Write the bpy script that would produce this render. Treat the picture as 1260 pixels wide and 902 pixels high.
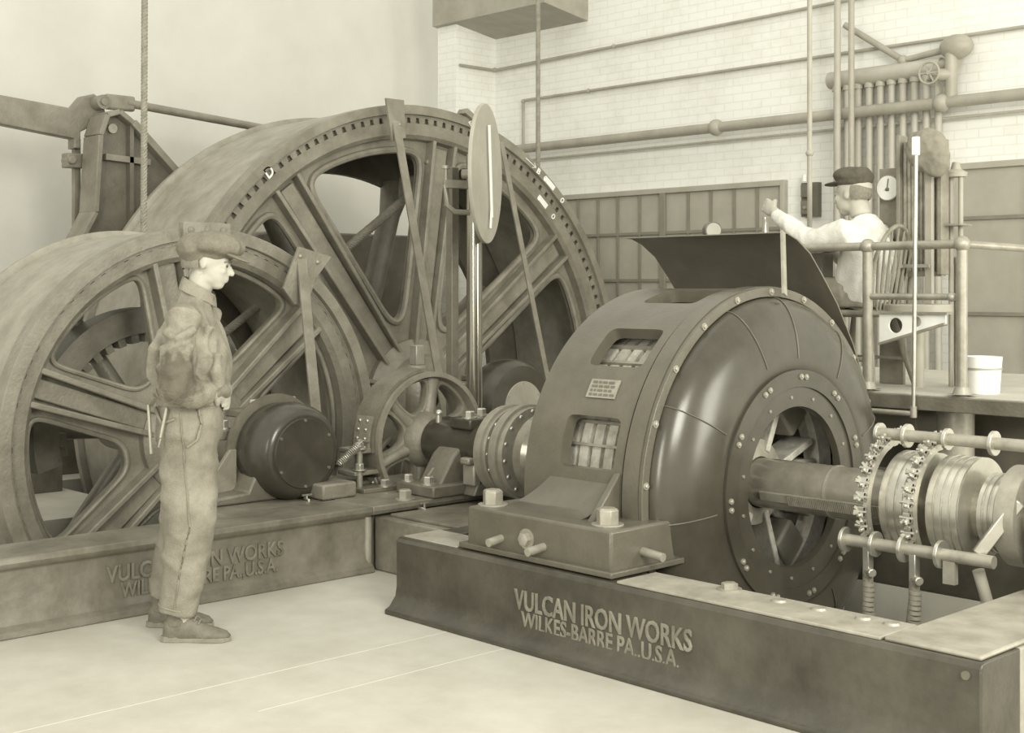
import bpy, bmesh, math, random
from mathutils import Vector, Matrix, noise
random.seed(7)
PI = math.pi
for o in list(bpy.data.objects): bpy.data.objects.remove(o)
SC = bpy.context.scene
COL = SC.collection

# ------------------------------------------------------------------ camera, world, lights, exposure
cam = bpy.data.cameras.new('camera'); camo = bpy.data.objects.new('camera', cam); COL.objects.link(camo)
camo.location = (0, 0, 1.5); camo.rotation_euler = (PI/2, 0, math.radians(46.5))
cam.sensor_width = 36.0; cam.lens = 1640/1260*36; cam.shift_y = -96/1260; cam.clip_end = 200
SC.camera = camo
SC.view_settings.view_transform = 'Standard'; SC.view_settings.look = 'None'
SC.view_settings.gamma = 1.0; SC.view_settings.use_curve_mapping = False
SC.view_settings.exposure = 0.0
TINT = (1.0, 0.978, 0.85)
w = bpy.data.worlds.new('world'); SC.world = w; w.use_nodes = True
w.node_tree.nodes['Background'].inputs[0].default_value = (*TINT, 1)
w.node_tree.nodes['Background'].inputs[1].default_value = 1.0
def area(name, loc, target, sx, sy, power):
    l = bpy.data.lights.new(name, 'AREA'); l.shape = 'RECTANGLE'; l.size = sx; l.size_y = sy
    l.energy = power; l.color = TINT
    o = bpy.data.objects.new(name, l); COL.objects.link(o); o.location = loc
    o.rotation_euler = (Vector(target)-Vector(loc)).to_track_quat('-Z', 'Y').to_euler()
    return o
area('window_and_fill_light', (-0.3, -3.6, 3.0), (-4.5, 4.6, 0.9), 1.8, 3.4, 270)
area('window_and_fill_light', (3.6, 1.5, 4.6), (-6.5, 10.0, 2.6), 3.0, 3.0, 640)  # unseen fill added to brighten the back wall, not a known window
area('window_and_fill_light', (3.4, 7.4, 2.3), (-3.5, 4.6, 0.8), 2.0, 3.0, 230)  # unseen lamp added for the bright streak on the end bell
area('skylight', (-5.5, 4.0, 7.5), (-6.0, 5.5, 0.0), 6.0, 5.0, 60)

# ------------------------------------------------------------------ materials
def tone(v): return (v, v*min(1, .90+.12*v), v*min(1, .67+.34*v), 1)
def mat(name, v, v2=None, rough=0.5, metal=0.0, scale=6, bump=0.0, bscale=40, detail=6, spec=0.5, coords='Object'):
    m = bpy.data.materials.new(name); m.use_nodes = True; nt = m.node_tree; N = nt.nodes; L = nt.links
    b = N['Principled BSDF']; b.inputs['Roughness'].default_value = rough; b.inputs['Metallic'].default_value = metal
    b.inputs['Specular IOR Level'].default_value = spec
    tc = N.new('ShaderNodeTexCoord')
    n = N.new('ShaderNodeTexNoise'); n.inputs['Scale'].default_value = scale; n.inputs['Detail'].default_value = detail
    n.inputs['Roughness'].default_value = 0.65
    L.new(tc.outputs[coords], n.inputs['Vector'])
    r = N.new('ShaderNodeValToRGB'); L.new(n.outputs['Fac'], r.inputs['Fac'])
    if v2 is None: v2 = v*1.25
    r.color_ramp.elements[0].position = 0.35; r.color_ramp.elements[0].color = tone(v)
    r.color_ramp.elements[1].position = 0.68; r.color_ramp.elements[1].color = tone(v2)
    L.new(r.outputs['Color'], b.inputs['Base Color'])
    if bump:
        n2 = N.new('ShaderNodeTexNoise'); n2.inputs['Scale'].default_value = bscale; n2.inputs['Detail'].default_value = 4
        L.new(tc.outputs[coords], n2.inputs['Vector'])
        bp = N.new('ShaderNodeBump'); bp.inputs['Strength'].default_value = bump; bp.inputs['Distance'].default_value = 0.01
        L.new(n2.outputs['Fac'], bp.inputs['Height']); L.new(bp.outputs['Normal'], b.inputs['Normal'])
    return m
M = {}
M['cast'] = mat('painted cast iron', .185, .29, .4, scale=5, bump=.35, bscale=55)
M['cast_dark'] = mat('dark painted cast iron', .13, .2, .38, scale=5, bump=.3, bscale=50)
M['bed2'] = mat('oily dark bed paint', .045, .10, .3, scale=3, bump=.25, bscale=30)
M['letter'] = mat('raised lettering with catchlight tone', .15, .27, .4, scale=12)  # lighter tone stands in for catchlight on the letter edges
M['bed'] = mat('dirty bed paint', .12, .24, .42, scale=4, bump=.3, bscale=30)
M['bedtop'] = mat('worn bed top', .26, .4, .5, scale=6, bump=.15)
M['enamel'] = mat('glossy motor enamel', .05, .075, .23, scale=4, bump=.04, bscale=8)
M['yoke'] = mat('motor frame paint', .105, .14, .3, scale=5, bump=.15, bscale=60)
M['black'] = mat('black plate', .13, .165, .42, scale=8, bump=.05)
M['cover'] = mat('black cover plate', .055, .08, .32, scale=8)
M['tread'] = mat('worn drum surface', .27, .4, .5, scale=5, bump=.2, bscale=30)
M['steel'] = mat('bright machined steel', .5, .6, .3, metal=.75, scale=12)
M['steel_dull'] = mat('dull steel', .3, .42, .42, metal=.35, scale=12, bump=.1)
M['shaft'] = mat('oily shaft', .24, .34, .22, metal=.3, scale=9, bump=.08)
M['brass'] = mat('polished column', .3, .36, .15, metal=.8, scale=3)
M['white'] = mat('white paint', .82, .9, .6)
M['wall'] = mat('white plaster', .68, .74, .9, scale=1.2, bump=.08, bscale=20)
M['floor'] = mat('pale concrete floor', .46, .56, .75, scale=2.6, bump=.1, bscale=25)
M['joint'] = mat('pale floor joint', .58, .66, .8)
M['pit'] = mat('rough concrete', .38, .55, .9, scale=14, bump=.4, bscale=60)
M['sash'] = mat('grey shutter panel', .38, .44, .6, scale=4)
M['sashbar'] = mat('shutter bar', .22, .27, .5)
M['pipe'] = mat('painted pipe', .33, .42, .45, scale=5)
M['rad'] = mat('radiator paint', .42, .5, .5, scale=5)
M['rope'] = mat('steel wire rope', .26, .38, .5, metal=.2, scale=20)
M['wood'] = mat('brown varnished wood', .2, .3, .5, scale=9, bump=.3, bscale=40)
M['barkwood'] = mat('ribbed wood', .22, .4, .6, scale=14, bump=.6, bscale=30)
M['canvas'] = mat('work shirt cloth', .23, .34, .95, scale=9, bump=.5, bscale=120, spec=.1)
M['denim'] = mat('faded trousers cloth', .21, .34, .95, scale=7, bump=.5, bscale=150, spec=.1)
M['cap'] = mat('tweed cap cloth', .2, .25, .95, scale=60, bump=.5, bscale=200, spec=.1)
M['capdark'] = mat('dark cap cloth', .1, .13, .8, scale=40, bump=.3, spec=.2)
M['skin'] = mat('skin', .46, .54, .55, scale=8, spec=.3)
M['hair'] = mat('hair', .18, .27, .7, scale=60)
M['eye'] = mat('eye', .06, .08, .3)
M['shirtw'] = mat('pale shirt', .66, .78, .9, scale=9, bump=.4, bscale=90, spec=.1)
M['leather'] = mat('worn leather', .13, .22, .6, scale=12, bump=.3, bscale=80)
M['shadecloth'] = mat('grey cloth', .24, .3, .95, scale=20, bump=.6, bscale=30, spec=.1)
M['copper'] = mat('winding', .35, .6, .5, scale=14, bump=.4, bscale=60)
M['cable'] = mat('braided cable', .13, .3, .7, scale=30, bump=.5, bscale=120)
M['darkw'] = mat('dark trousers', .22, .3, .9, scale=9, bump=.3, spec=.1)
M['glass'] = mat('dial face', .8, .9, .25)

def brick_mat():
    m = bpy.data.materials.new('white painted brick'); m.use_nodes = True; nt = m.node_tree; N = nt.nodes; L = nt.links
    b = N['Principled BSDF']; b.inputs['Roughness'].default_value = .8
    tc = N.new('ShaderNodeTexCoord'); sp = N.new('ShaderNodeSeparateXYZ'); ad = N.new('ShaderNodeMath'); cb = N.new('ShaderNodeCombineXYZ')
    L.new(tc.outputs['Object'], sp.inputs[0]); ad.operation = 'ADD'
    L.new(sp.outputs['X'], ad.inputs[0]); L.new(sp.outputs['Y'], ad.inputs[1])
    L.new(ad.outputs[0], cb.inputs['X']); L.new(sp.outputs['Z'], cb.inputs['Y'])
    br = N.new('ShaderNodeTexBrick'); br.inputs['Scale'].default_value = 1.0
    br.inputs['Brick Width'].default_value = .21; br.inputs['Row Height'].default_value = .075; br.inputs['Mortar Size'].default_value = .006
    br.inputs['Color1'].default_value = tone(.88); br.inputs['Color2'].default_value = tone(.86); br.inputs['Mortar'].default_value = tone(.79)
    br.inputs['Mortar Smooth'].default_value = .4
    L.new(cb.outputs[0], br.inputs['Vector'])
    n = N.new('ShaderNodeTexNoise'); n.inputs['Scale'].default_value = 1.7; n.inputs['Detail'].default_value = 9; n.inputs['Roughness'].default_value = .75
    L.new(tc.outputs['Object'], n.inputs['Vector'])
    r = N.new('ShaderNodeValToRGB'); r.color_ramp.elements[0].position = .32; r.color_ramp.elements[0].color = (.9, .89, .86, 1)
    r.color_ramp.elements[1].position = .52; r.color_ramp.elements[1].color = (1, 1, 1, 1); L.new(n.outputs['Fac'], r.inputs['Fac'])
    mx = N.new('ShaderNodeMixRGB'); mx.blend_type = 'MULTIPLY'; mx.inputs[0].default_value = 1
    L.new(br.outputs['Color'], mx.inputs[1]); L.new(r.outputs['Color'], mx.inputs[2]); L.new(mx.outputs[0], b.inputs['Base Color'])
    bp = N.new('ShaderNodeBump'); bp.inputs['Strength'].default_value = .25; bp.inputs['Distance'].default_value = .006; bp.invert = True
    L.new(br.outputs['Fac'], bp.inputs['Height']); L.new(bp.outputs['Normal'], b.inputs['Normal'])
    return m
M['brick'] = brick_mat()

# ------------------------------------------------------------------ mesh helpers
WL = {}          # world location of every object built
def frame(t, ref=None):
    t = Vector(t).normalized(); ref = Vector(ref) if ref is not None else Vector((0, 0, 1))
    if abs(t.dot(ref.normalized())) > .97: ref = Vector((1, 0, 0)) if abs(t.x) < .9 else Vector((0, 1, 0))
    u = ref.cross(t).normalized(); v = t.cross(u).normalized()
    return u, v
class MB:
    def __init__(s): s.v = []; s.f = []
    def add(s, vs, fs):
        k = len(s.v); s.v += [tuple(p) for p in vs]; s.f += [tuple(i+k for i in f) for f in fs]; return s
    def box(s, x0, x1, y0, y1, z0, z1):
        vs = [(x, y, z) for x in (x0, x1) for y in (y0, y1) for z in (z0, z1)]
        return s.add(vs, [(0, 1, 3, 2), (4, 6, 7, 5), (0, 4, 5, 1), (2, 3, 7, 6), (0, 2, 6, 4), (1, 5, 7, 3)])
    def bar(s, p0, p1, wu, wv, ref=None):
        p0 = Vector(p0); p1 = Vector(p1); u, v = frame(p1-p0, ref); vs = []
        for p in (p0, p1):
            for a, b in ((-1, -1), (1, -1), (1, 1), (-1, 1)): vs.append(p+u*a*wu/2+v*b*wv/2)
        return s.add(vs, [(3, 2, 1, 0), (4, 5, 6, 7), (0, 1, 5, 4), (1, 2, 6, 5), (2, 3, 7, 6), (3, 0, 4, 7)])
    def loft(s, pts, rad, n=16, ref=None, closed=False, ends=True, roll=0):
        P = [Vector(p) for p in pts]; m = len(P); base = len(s.v)
        for i, p in enumerate(P):
            if closed: t = P[(i+1) % m]-P[i-1]
            else: t = P[min(i+1, m-1)]-P[max(i-1, 0)]
            u, v = frame(t, ref); r = rad[i] if isinstance(rad, (list, tuple)) else rad
            ra, rb = r if isinstance(r, (list, tuple)) else (r, r)
            for k in range(n):
                a = 2*PI*k/n+roll; s.v.append(tuple(p+u*math.cos(a)*ra+v*math.sin(a)*rb))
        for i in range(m if closed else m-1):
            for k in range(n):
                a = base+i*n+k; b = base+i*n+(k+1) % n; j = base+((i+1) % m)*n
                s.f.append((a, b, j+(k+1) % n, j+k))
        if ends and not closed:
            s.f.append(tuple(base+k for k in reversed(range(n)))); s.f.append(tuple(base+(m-1)*n+k for k in range(n)))
        return s
    def cyl(s, p0, p1, r0, r1=None, n=20): return s.loft([p0, p1], [r0, r0 if r1 is None else r1], n)
    def rev(s, prof, c, n=48, axis='X', a0=0, a1=360, close=False):
        # profile [(a, r)]; axis X: point (a, cy + r cos, cz + r sin), c=(cy,cz); axis Z: (cx + r cos, cy + r sin, a)
        full = abs(a1-a0) >= 359.9; m = n if full else n+1; base = len(s.v); q = len(prof)
        for k in range(m):
            t = math.radians(a0+(a1-a0)*k/n)
            for a, r in prof:
                if axis == 'X': s.v.append((a, c[0]+r*math.cos(t), c[1]+r*math.sin(t)))
                elif axis == 'Y': s.v.append((c[0]+r*math.cos(t), a, c[1]+r*math.sin(t)))
                else: s.v.append((c[0]+r*math.cos(t), c[1]+r*math.sin(t), a))
        for k in range(n):
            k2 = (k+1) % m
            for j in range(q if close else q-1):
                j2 = (j+1) % q; s.f.append((base+k*q+j, base+k*q+j2, base+k2*q+j2, base+k2*q+j))
        return s
    def ball(s, c, r, nu=16, nv=10, rot=None):
        r = r if isinstance(r, (list, tuple)) else (r, r, r); base = len(s.v); c = Vector(c)
        def P(x, y, z):
            p = Vector((x*r[0], y*r[1], z*r[2]))
            if rot is not None: p = rot @ p
            s.v.append(tuple(c+p))
        P(0, 0, 1)
        for i in range(1, nv):
            t = PI*i/nv
            for k in range(nu):
                a = 2*PI*k/nu; P(math.sin(t)*math.cos(a), math.sin(t)*math.sin(a), math.cos(t))
        P(0, 0, -1)
        for k in range(nu):
            s.f.append((base, base+1+k, base+1+(k+1) % nu))
            for i in range(nv-2):
                a = base+1+i*nu; s.f.append((a+k, a+nu+k, a+nu+(k+1) % nu, a+(k+1) % nu))
            a = base+1+(nv-2)*nu; s.f.append((a+(k+1) % nu, a+k, base+1+(nv-1)*nu))
        return s
    def prism(s, poly, fn0, fn1):
        n = len(poly); return s.add([fn0(*p) for p in poly]+[fn1(*p) for p in poly],
            [tuple(reversed(range(n))), tuple(range(n, 2*n))]+[(i, (i+1) % n, n+(i+1) % n, n+i) for i in range(n)])
    def hexbolt(s, p, d, r, h, washer=True):
        p = Vector(p); d = Vector(d).normalized()
        if washer: s.loft([p-d*.004, p+d*.006], [r*1.45, r*1.45], 20)
        s.loft([p, p+d*h*.88, p+d*h], [r, r, r*.8], 6); return s
    def xf(s, M4): s.v = [tuple(M4 @ Vector(p)) for p in s.v]; return s
    def build(s, name, m, parent=None, bevel=0, smooth=True, ang=35):
        lo = [min(p[i] for p in s.v) for i in range(3)]; hi = [max(p[i] for p in s.v) for i in range(3)]
        c = Vector([(lo[i]+hi[i])/2 for i in range(3)])
        if parent is None: c.z = lo[2]
        me = bpy.data.meshes.new(name); me.from_pydata([tuple(Vector(p)-c) for p in s.v], [], s.f); me.update()
        b = bmesh.new(); b.from_mesh(me); bmesh.ops.recalc_face_normals(b, faces=b.faces); b.to_mesh(me); b.free()
        return link(name, me, m, c, parent, bevel, smooth, ang)
def link(name, me, m, c, parent=None, bevel=0, smooth=True, ang=35):
    me.materials.clear(); me.materials.append(M[m] if isinstance(m, str) else m)
    if smooth:
        me.shade_smooth(); me.set_sharp_from_angle(angle=math.radians(ang))
    o = bpy.data.objects.new(name, me); COL.objects.link(o); WL[o.name] = Vector(c)
    if parent is not None: o.parent = parent; o.location = Vector(c)-WL[parent.name]
    else: o.location = c
    if bevel:
        bm = o.modifiers.new('bevel', 'BEVEL'); bm.width = bevel; bm.segments = 2; bm.limit_method = 'ANGLE'; bm.angle_limit = math.radians(40)
        bm.harden_normals = False
    return o
def thing(name, label, cat, loc=(0, 0, 0), group=None):
    o = bpy.data.objects.new(name, None); COL.objects.link(o); o.location = loc; o.empty_display_size = .1
    WL[o.name] = Vector(loc); o['label'] = label; o['category'] = cat
    if group: o['group'] = group
    return o
def tag(o, label, cat, group=None):
    o['label'] = label; o['category'] = cat
    if group: o['group'] = group
    return o
def struct(o): o['kind'] = 'structure'; return o
def inst(src, name, world, parent, rot=None):
    o = bpy.data.objects.new(name, src.data); COL.objects.link(o); o.parent = parent
    o.location = Vector(world)-WL[parent.name]; WL[o.name] = Vector(world)
    if rot is not None: o.rotation_euler = rot
    return o
def bolts(pts, d, r, h, m, parent, name='bolt', rivet=False):
    # one shared bolt mesh, each bolt an object of its own
    d = Vector(d).normalized(); first = None
    for p in pts:
        if first is None:
            b = MB()
            if rivet: b.ball(p, r, 12, 8)
            else: b.hexbolt(p, d, r, h)
            first = b.build(name, m, parent); off = WL[first.name]-Vector(p)
        else: inst(first, name, Vector(p)+off, parent)
def evalmesh(o):
    dg = bpy.context.evaluated_depsgraph_get(); dg.update()
    me = bpy.data.meshes.new_from_object(o.evaluated_get(dg)); return me
def plate(name, loops, thick, fn, m, parent, bevel=0.0, res=1):
    # flat plate with holes from closed outlines (first is the rim); fn maps (u, v, w) to world
    cu = bpy.data.curves.new('c', 'CURVE'); cu.dimensions = '2D'; cu.fill_mode = 'BOTH'; cu.extrude = thick/2; cu.bevel_depth = bevel; cu.bevel_resolution = 1
    cu.offset = -bevel
    for lp in loops:
        sp = cu.splines.new('POLY'); sp.points.add(len(lp)-1); sp.use_cyclic_u = True
        for i, (a, b) in enumerate(lp): sp.points[i].co = (a, b, 0, 1)
    o = bpy.data.objects.new('c', cu); COL.objects.link(o); me = evalmesh(o); bpy.data.objects.remove(o)
    b = MB(); b.v = [tuple(fn(*v.co)) for v in me.vertices]; b.f = [tuple(p.vertices) for p in me.polygons]
    return b.build(name, m, parent, ang=30)
def circle(R, n=96, c=(0, 0)): return [(c[0]+R*math.cos(2*PI*k/n), c[1]+R*math.sin(2*PI*k/n)) for k in range(n)]
def roundpoly(pts, r, N=120):
    L = []; n = len(pts); seg = [math.dist(pts[i], pts[(i+1) % n]) for i in range(n)]; T = sum(seg); st = T/N; out = []
    i = 0; acc = 0
    for k in range(N):
        d = k*st
        while acc+seg[i] < d: acc += seg[i]; i += 1
        t = (d-acc)/seg[i]; a = pts[i]; b = pts[(i+1) % n]; out.append((a[0]+(b[0]-a[0])*t, a[1]+(b[1]-a[1])*t))
    h = max(1, int(r/st/1.6))
    for _ in range(3):
        out = [tuple(sum(out[(k+j) % N][q] for j in range(-h, h+1))/(2*h+1) for q in (0, 1)) for k in range(N)]
    return out
def sector(a0, a1, hw, Rin, Rout, r=.12):
    # window between two spokes at angles a0 and a1 (degrees) with half width hw
    A0 = math.radians(a0); A1 = math.radians(a1); P = []
    def edge(A, sgn, R): return A+sgn*math.asin(min(.95, hw/R))
    s0 = edge(A0, 1, Rout); s1 = edge(A1, -1, Rout)
    for k in range(13): t = s0+(s1-s0)*k/12; P.append((Rout*math.cos(t), Rout*math.sin(t)))
    q1 = edge(A1, -1, Rin); q0 = edge(A0, 1, Rin)
    if q1 < q0: q0 = q1 = (q0+q1)/2
    for k in range(4): t = q1+(q0-q1)*k/3; P.append((Rin*math.cos(t), Rin*math.sin(t)))
    return roundpoly(P, r)
def text(name, s, size, width, fn, depth, m, parent):
    cu = bpy.data.curves.new('t', 'FONT'); cu.body = s; cu.size = size; cu.extrude = depth/2; cu.bevel_depth = .0025; cu.bevel_resolution = 1; cu.resolution_u = 3
    o = bpy.data.objects.new('t', cu); COL.objects.link(o); me = evalmesh(o); bpy.data.objects.remove(o)
    xs = [v.co.x for v in me.vertices]; k = width/(max(xs)-min(xs)); x0 = min(xs)
    b = MB(); b.v = [tuple(fn((v.co.x-x0)*k, v.co.y, v.co.z)) for v in me.vertices]; b.f = [tuple(p.vertices) for p in me.polygons]
    return b.build(name, m, parent, smooth=False)
def organic(mb, voxel, smooth=3, wr=0, wscale=14, stretch=(1, 1, 1), seed=0):
    # voxel union of the pieces collected in mb -> one continuous surface
    me = bpy.data.meshes.new('r'); me.from_pydata(mb.v, [], mb.f); me.update()
    b = bmesh.new(); b.from_mesh(me); bmesh.ops.recalc_face_normals(b, faces=b.faces); b.to_mesh(me); b.free()
    o = bpy.data.objects.new('r', me); COL.objects.link(o)
    md = o.modifiers.new('r', 'REMESH'); md.mode = 'VOXEL'; md.voxel_size = voxel
    sm = o.modifiers.new('s', 'SMOOTH'); sm.factor = .6; sm.iterations = smooth
    me2 = evalmesh(o); bpy.data.objects.remove(o)
    out = MB(); nr = [v.normal.copy() for v in me2.vertices]
    for v, nn in zip(me2.vertices, nr):
        p = v.co.copy()
        if wr:
            q = Vector((p.x*stretch[0], p.y*stretch[1], p.z*stretch[2]))*wscale+Vector((seed, seed, 0))
            h = abs(noise.noise(q)); h2 = noise.noise(q*2.3)
            p += nn*wr*((.5-h*2)*.9+h2*.4)
        out.v.append(tuple(p))
    out.f = [tuple(p.vertices) for p in me2.polygons]
    return out
def PX(X): return lambda u, v, w_=0: (X+w_, u, v)

# ================================================================== SETTING
def floor_mesh():
    xs = [-14, -9.98, -8.36, -8.32, -6.62, -4.72, -3.4, -2.3, 3.0]; ys = [-3.0, 2.75, 4.2, 4.45, 5.7, 6.02, 9.65, 10.0]
    def pit(x, y):
        if -8.32 < x < -6.62 and 2.75 < y < 5.7: return -1.1
        if -9.98 < x < -8.36 and 4.45 < y < 9.65: return -2.0
        if -4.72 < x < -3.4 and 4.2 < y < 6.02: return -.7
        if -3.4 < x < -2.3 and 4.2 < y < 6.02: return -.2
        return 0.0
    b = MB(); H = {}
    for i in range(len(xs)-1):
        for j in range(len(ys)-1):
            h = pit((xs[i]+xs[i+1])/2, (ys[j]+ys[j+1])/2); H[i, j] = h
            b.add([(xs[i], ys[j], h), (xs[i+1], ys[j], h), (xs[i+1], ys[j+1], h), (xs[i], ys[j+1], h)], [(0, 1, 2, 3)])
    for (i, j), h in H.items():
        if (i+1, j) in H and H[i+1, j] != h: b.add([(xs[i+1], ys[j], h), (xs[i+1], ys[j+1], h), (xs[i+1], ys[j+1], H[i+1, j]), (xs[i+1], ys[j], H[i+1, j])], [(0, 1, 2, 3)])
        if (i, j+1) in H and H[i, j+1] != h: b.add([(xs[i], ys[j+1], h), (xs[i+1], ys[j+1], h), (xs[i+1], ys[j+1], H[i, j+1]), (xs[i], ys[j+1], H[i, j+1])], [(0, 1, 2, 3)])
    return b
struct(floor_mesh().build('floor', 'floor', smooth=False))
WH = 5.6
for k, (a, b_) in enumerate((((-4.42, 1.6), (-4.42, 3.80)), ((-4.05, 2.6), (-4.05, 3.80)))):
    struct(MB().box(a[0]-.002, a[0]+.002, a[1], b_[1], 0, .001).build('trim_%d' % (k+1), 'joint', smooth=False))
struct(MB().box(-10.8, 3, 10.0, 10.25, 0, WH).build('wall_back', 'brick', smooth=False))
struct(MB().box(-11.1, -10.8, 9.42, 10.25, 0, WH).build('wall_corner', 'brick', smooth=False))
struct(MB().box(-12.3, -12.0, -3, 10.25, 0, WH).build('wall_left', 'wall', smooth=False))
struct(MB().prism([(9.36, 4.35), (9.36, 5.0), (10.0, 5.0), (10.0, 4.25)], lambda u, v: (-11.12, u, v), lambda u, v: (-9.4, u, v)).build('trim_beam', 'pipe', smooth=False))

def window(name, x0, x1, z0, z1, cols, rows, wx):
    fr = struct(MB().box(x0, x1, 9.93, 9.999, z1, z1+.05).box(x0-.04, x0, 9.93, 9.999, z0, z1+.05).box(x1, x1+.04, 9.93, 9.999, z0, z1+.05).build(name, 'sash', smooth=False, bevel=.004))
    p = MB().box(x0, x1, 9.965, 9.998, z0, z1).build('panel', 'sash', fr, smooth=False)
    b = MB()
    for x in cols: b.box(x-.012, x+.012, 9.945, 9.964, z0, z1)
    for z in rows: b.box(x0, x1, 9.943, 9.962, z-.014, z+.014)
    b.build('glazing_bar', 'sashbar', fr, smooth=False)
    if wx is not None:
        MB().box(wx-.035, wx+.035, 9.93, 9.964, z0, z1).build('mullion', 'sashbar', fr, smooth=False, bevel=.004)
window('window_1', -9.75, -6.99, .9, 2.42, [-9.5, -9.22, -8.95, -8.66, -8.05, -7.78, -7.51, -7.25], [2.04, 1.58, 1.2], -8.36)
window('window_2', -5.27, -3.6, .6, 2.45, [-4.7, -4.15], [2.06, 1.3], None)

# ================================================================== BEDS
hb = thing('hoist_bed', 'long dark cast iron hoist bed with raised lettering, behind the standing man', 'machine bed', (-6.1, 3.0, 0))
prof = [(-5.60, 0), (-5.605, .03), (-5.635, .05), (-5.65, .09), (-5.65, .285), (-5.625, .30), (-5.615, .32), (-5.62, .345), (-5.95, .345), (-5.95, 0)]
MB().box(-6.6, -5.9, 3.62, 4.9, .0, .343).build('body', 'bed', hb, bevel=.01)
MB().prism(prof, lambda u, v: (u, -.6, v), lambda u, v: (u, 4.32, v)).build('body', 'bed', hb, bevel=.006)
prof2 = [(-5.68, 0), (-5.69, .285), (-5.625, .30), (-5.615, .32), (-5.62, .345), (-6.5, .345), (-6.5, 0)]
MB().prism(prof2, lambda u, v: (u, 4.32, v), lambda u, v: (u, 6.35, v)).build('body', 'bed', hb, bevel=.006)
MB().cyl((-5.655, 4.31, .0), (-5.655, 4.31, .29), .022).build('corner_bead', 'steel_dull', hb)
text('lettering', 'VULCAN IRON WORKS', .105, .955, lambda u, v, w_: (-5.648+w_, 2.82+u, .165+v), .012, 'letter', hb)
text('lettering', 'WILKES-BARRE PA.,U.S.A.', .095, .85, lambda u, v, w_: (-5.648+w_, 2.89+u, .088+v), .012, 'letter', hb)
cb = thing('connecting_bed', 'low dark iron box bed joining hoist bed to the motor bed', 'machine bed', (-5.2, 4.8, 0))
MB().box(-5.66, -4.86, 4.36, 6.1, 0, .285).build('body', 'bed', cb, bevel=.01)
MB().box(-5.6, -4.9, 4.42, 5.9, .285, .30).build('cover_plate', 'bed', cb, bevel=.004)

mb_ = thing('motor_bed', 'glossy dark cast iron motor bed with raised maker lettering, at the front', 'machine bed', (-3.4, 3.95, 0))
prof = [(3.80, 0), (3.80, .02), (3.83, .035), (3.862, .075), (3.87, .12), (3.87, .325), (3.885, .345), (4.13, .345), (4.13, 0)]
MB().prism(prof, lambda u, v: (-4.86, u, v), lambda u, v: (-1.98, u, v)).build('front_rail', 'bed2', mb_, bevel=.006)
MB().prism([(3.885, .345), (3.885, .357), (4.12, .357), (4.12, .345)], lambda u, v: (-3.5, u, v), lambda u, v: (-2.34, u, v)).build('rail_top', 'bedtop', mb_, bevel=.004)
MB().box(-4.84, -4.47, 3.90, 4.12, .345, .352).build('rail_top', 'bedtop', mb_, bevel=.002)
MB().box(-4.86, -1.98, 6.02, 6.32, 0, .345).build('rear_rail', 'bed2', mb_, bevel=.01)
MB().box(-4.86, -4.72, 4.13, 6.02, 0, .345).build('cross_member', 'bed2', mb_, bevel=.008)
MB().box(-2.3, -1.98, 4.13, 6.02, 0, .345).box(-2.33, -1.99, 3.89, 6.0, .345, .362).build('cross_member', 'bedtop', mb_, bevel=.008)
text('lettering', 'VULCAN IRON WORKS', .115, .95, lambda u, v, w_: (-4.06+u, 3.872-w_, .158+v), .014, 'letter', mb_)
text('lettering', 'WILKES-BARRE PA.,U.S.A.', .095, .85, lambda u, v, w_: (-4.02+u, 3.874-w_, .084+v), .014, 'letter', mb_)
for x in (-2.86, -2.69, -2.51, -2.4): MB().rev([(.357, 0), (.363, 0.0), (.365, .026), (.357, .03)], (x, 4.06), 20, 'Z').build('countersunk_plug', 'steel_dull', mb_)
MB().hexbolt((-3.1, 4.08, .357), (0, 0, 1), .032, .028).build('bolt', 'steel_dull', mb_)
MB().cyl((-2.03, 3.875, .30), (-2.03, 3.862, .30), .014).build('plug', 'black', mb_)

# ================================================================== MOTOR
MC = (5.1, .6); my, mz = MC
mo = thing('electric_motor', 'big round glossy dark electric motor with slotted frame and domed end bell', 'motor', (-4.0, 5.1, 0))
def apply_bool(o, cutters):
    for c in cutters:
        md = o.modifiers.new('b', 'BOOLEAN'); md.object = c; md.solver = 'EXACT'; md.operation = 'DIFFERENCE'
    me = evalmesh(o)
    return me
X0, X1 = -4.36, -3.66
ysh = MB().rev([(X0, .86), (X0, .885), (X0+.015, .9), (X1-.10, .9), (X1-.10, .893), (X1-.085, .893), (X1-.085, .91), (X1, .91), (X1, .84), (X0+.02, .84)], MC, 160, 'X', close=True)
tmp = ysh.build('y', 'yoke'); tl = tmp.location.copy()
cut = []
for ph in (165, 134.5, 105, 73, 41, 195):
    c = MB(); x0, x1 = -4.13, -3.81; hh = math.radians(7.2)*.9
    rr = roundpoly([(x0, -hh), (x1, -hh), (x1, hh), (x0, hh)], .05, 60)
    t = math.radians(ph); er = Vector((0, math.cos(t), math.sin(t))); et = Vector((0, -math.sin(t), math.cos(t)))
    c.prism(rr, lambda u, v: Vector((u, my, mz))+et*v*.93+er*.78, lambda u, v: Vector((u, my, mz))+et*v*1.08+er*.96)
    cut.append(c.build('cut', 'yoke'))
me = apply_bool(tmp, cut)
for c in cut+[tmp]: bpy.data.objects.remove(c)
yk = link('frame', me, 'yoke', tl, mo)
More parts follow.
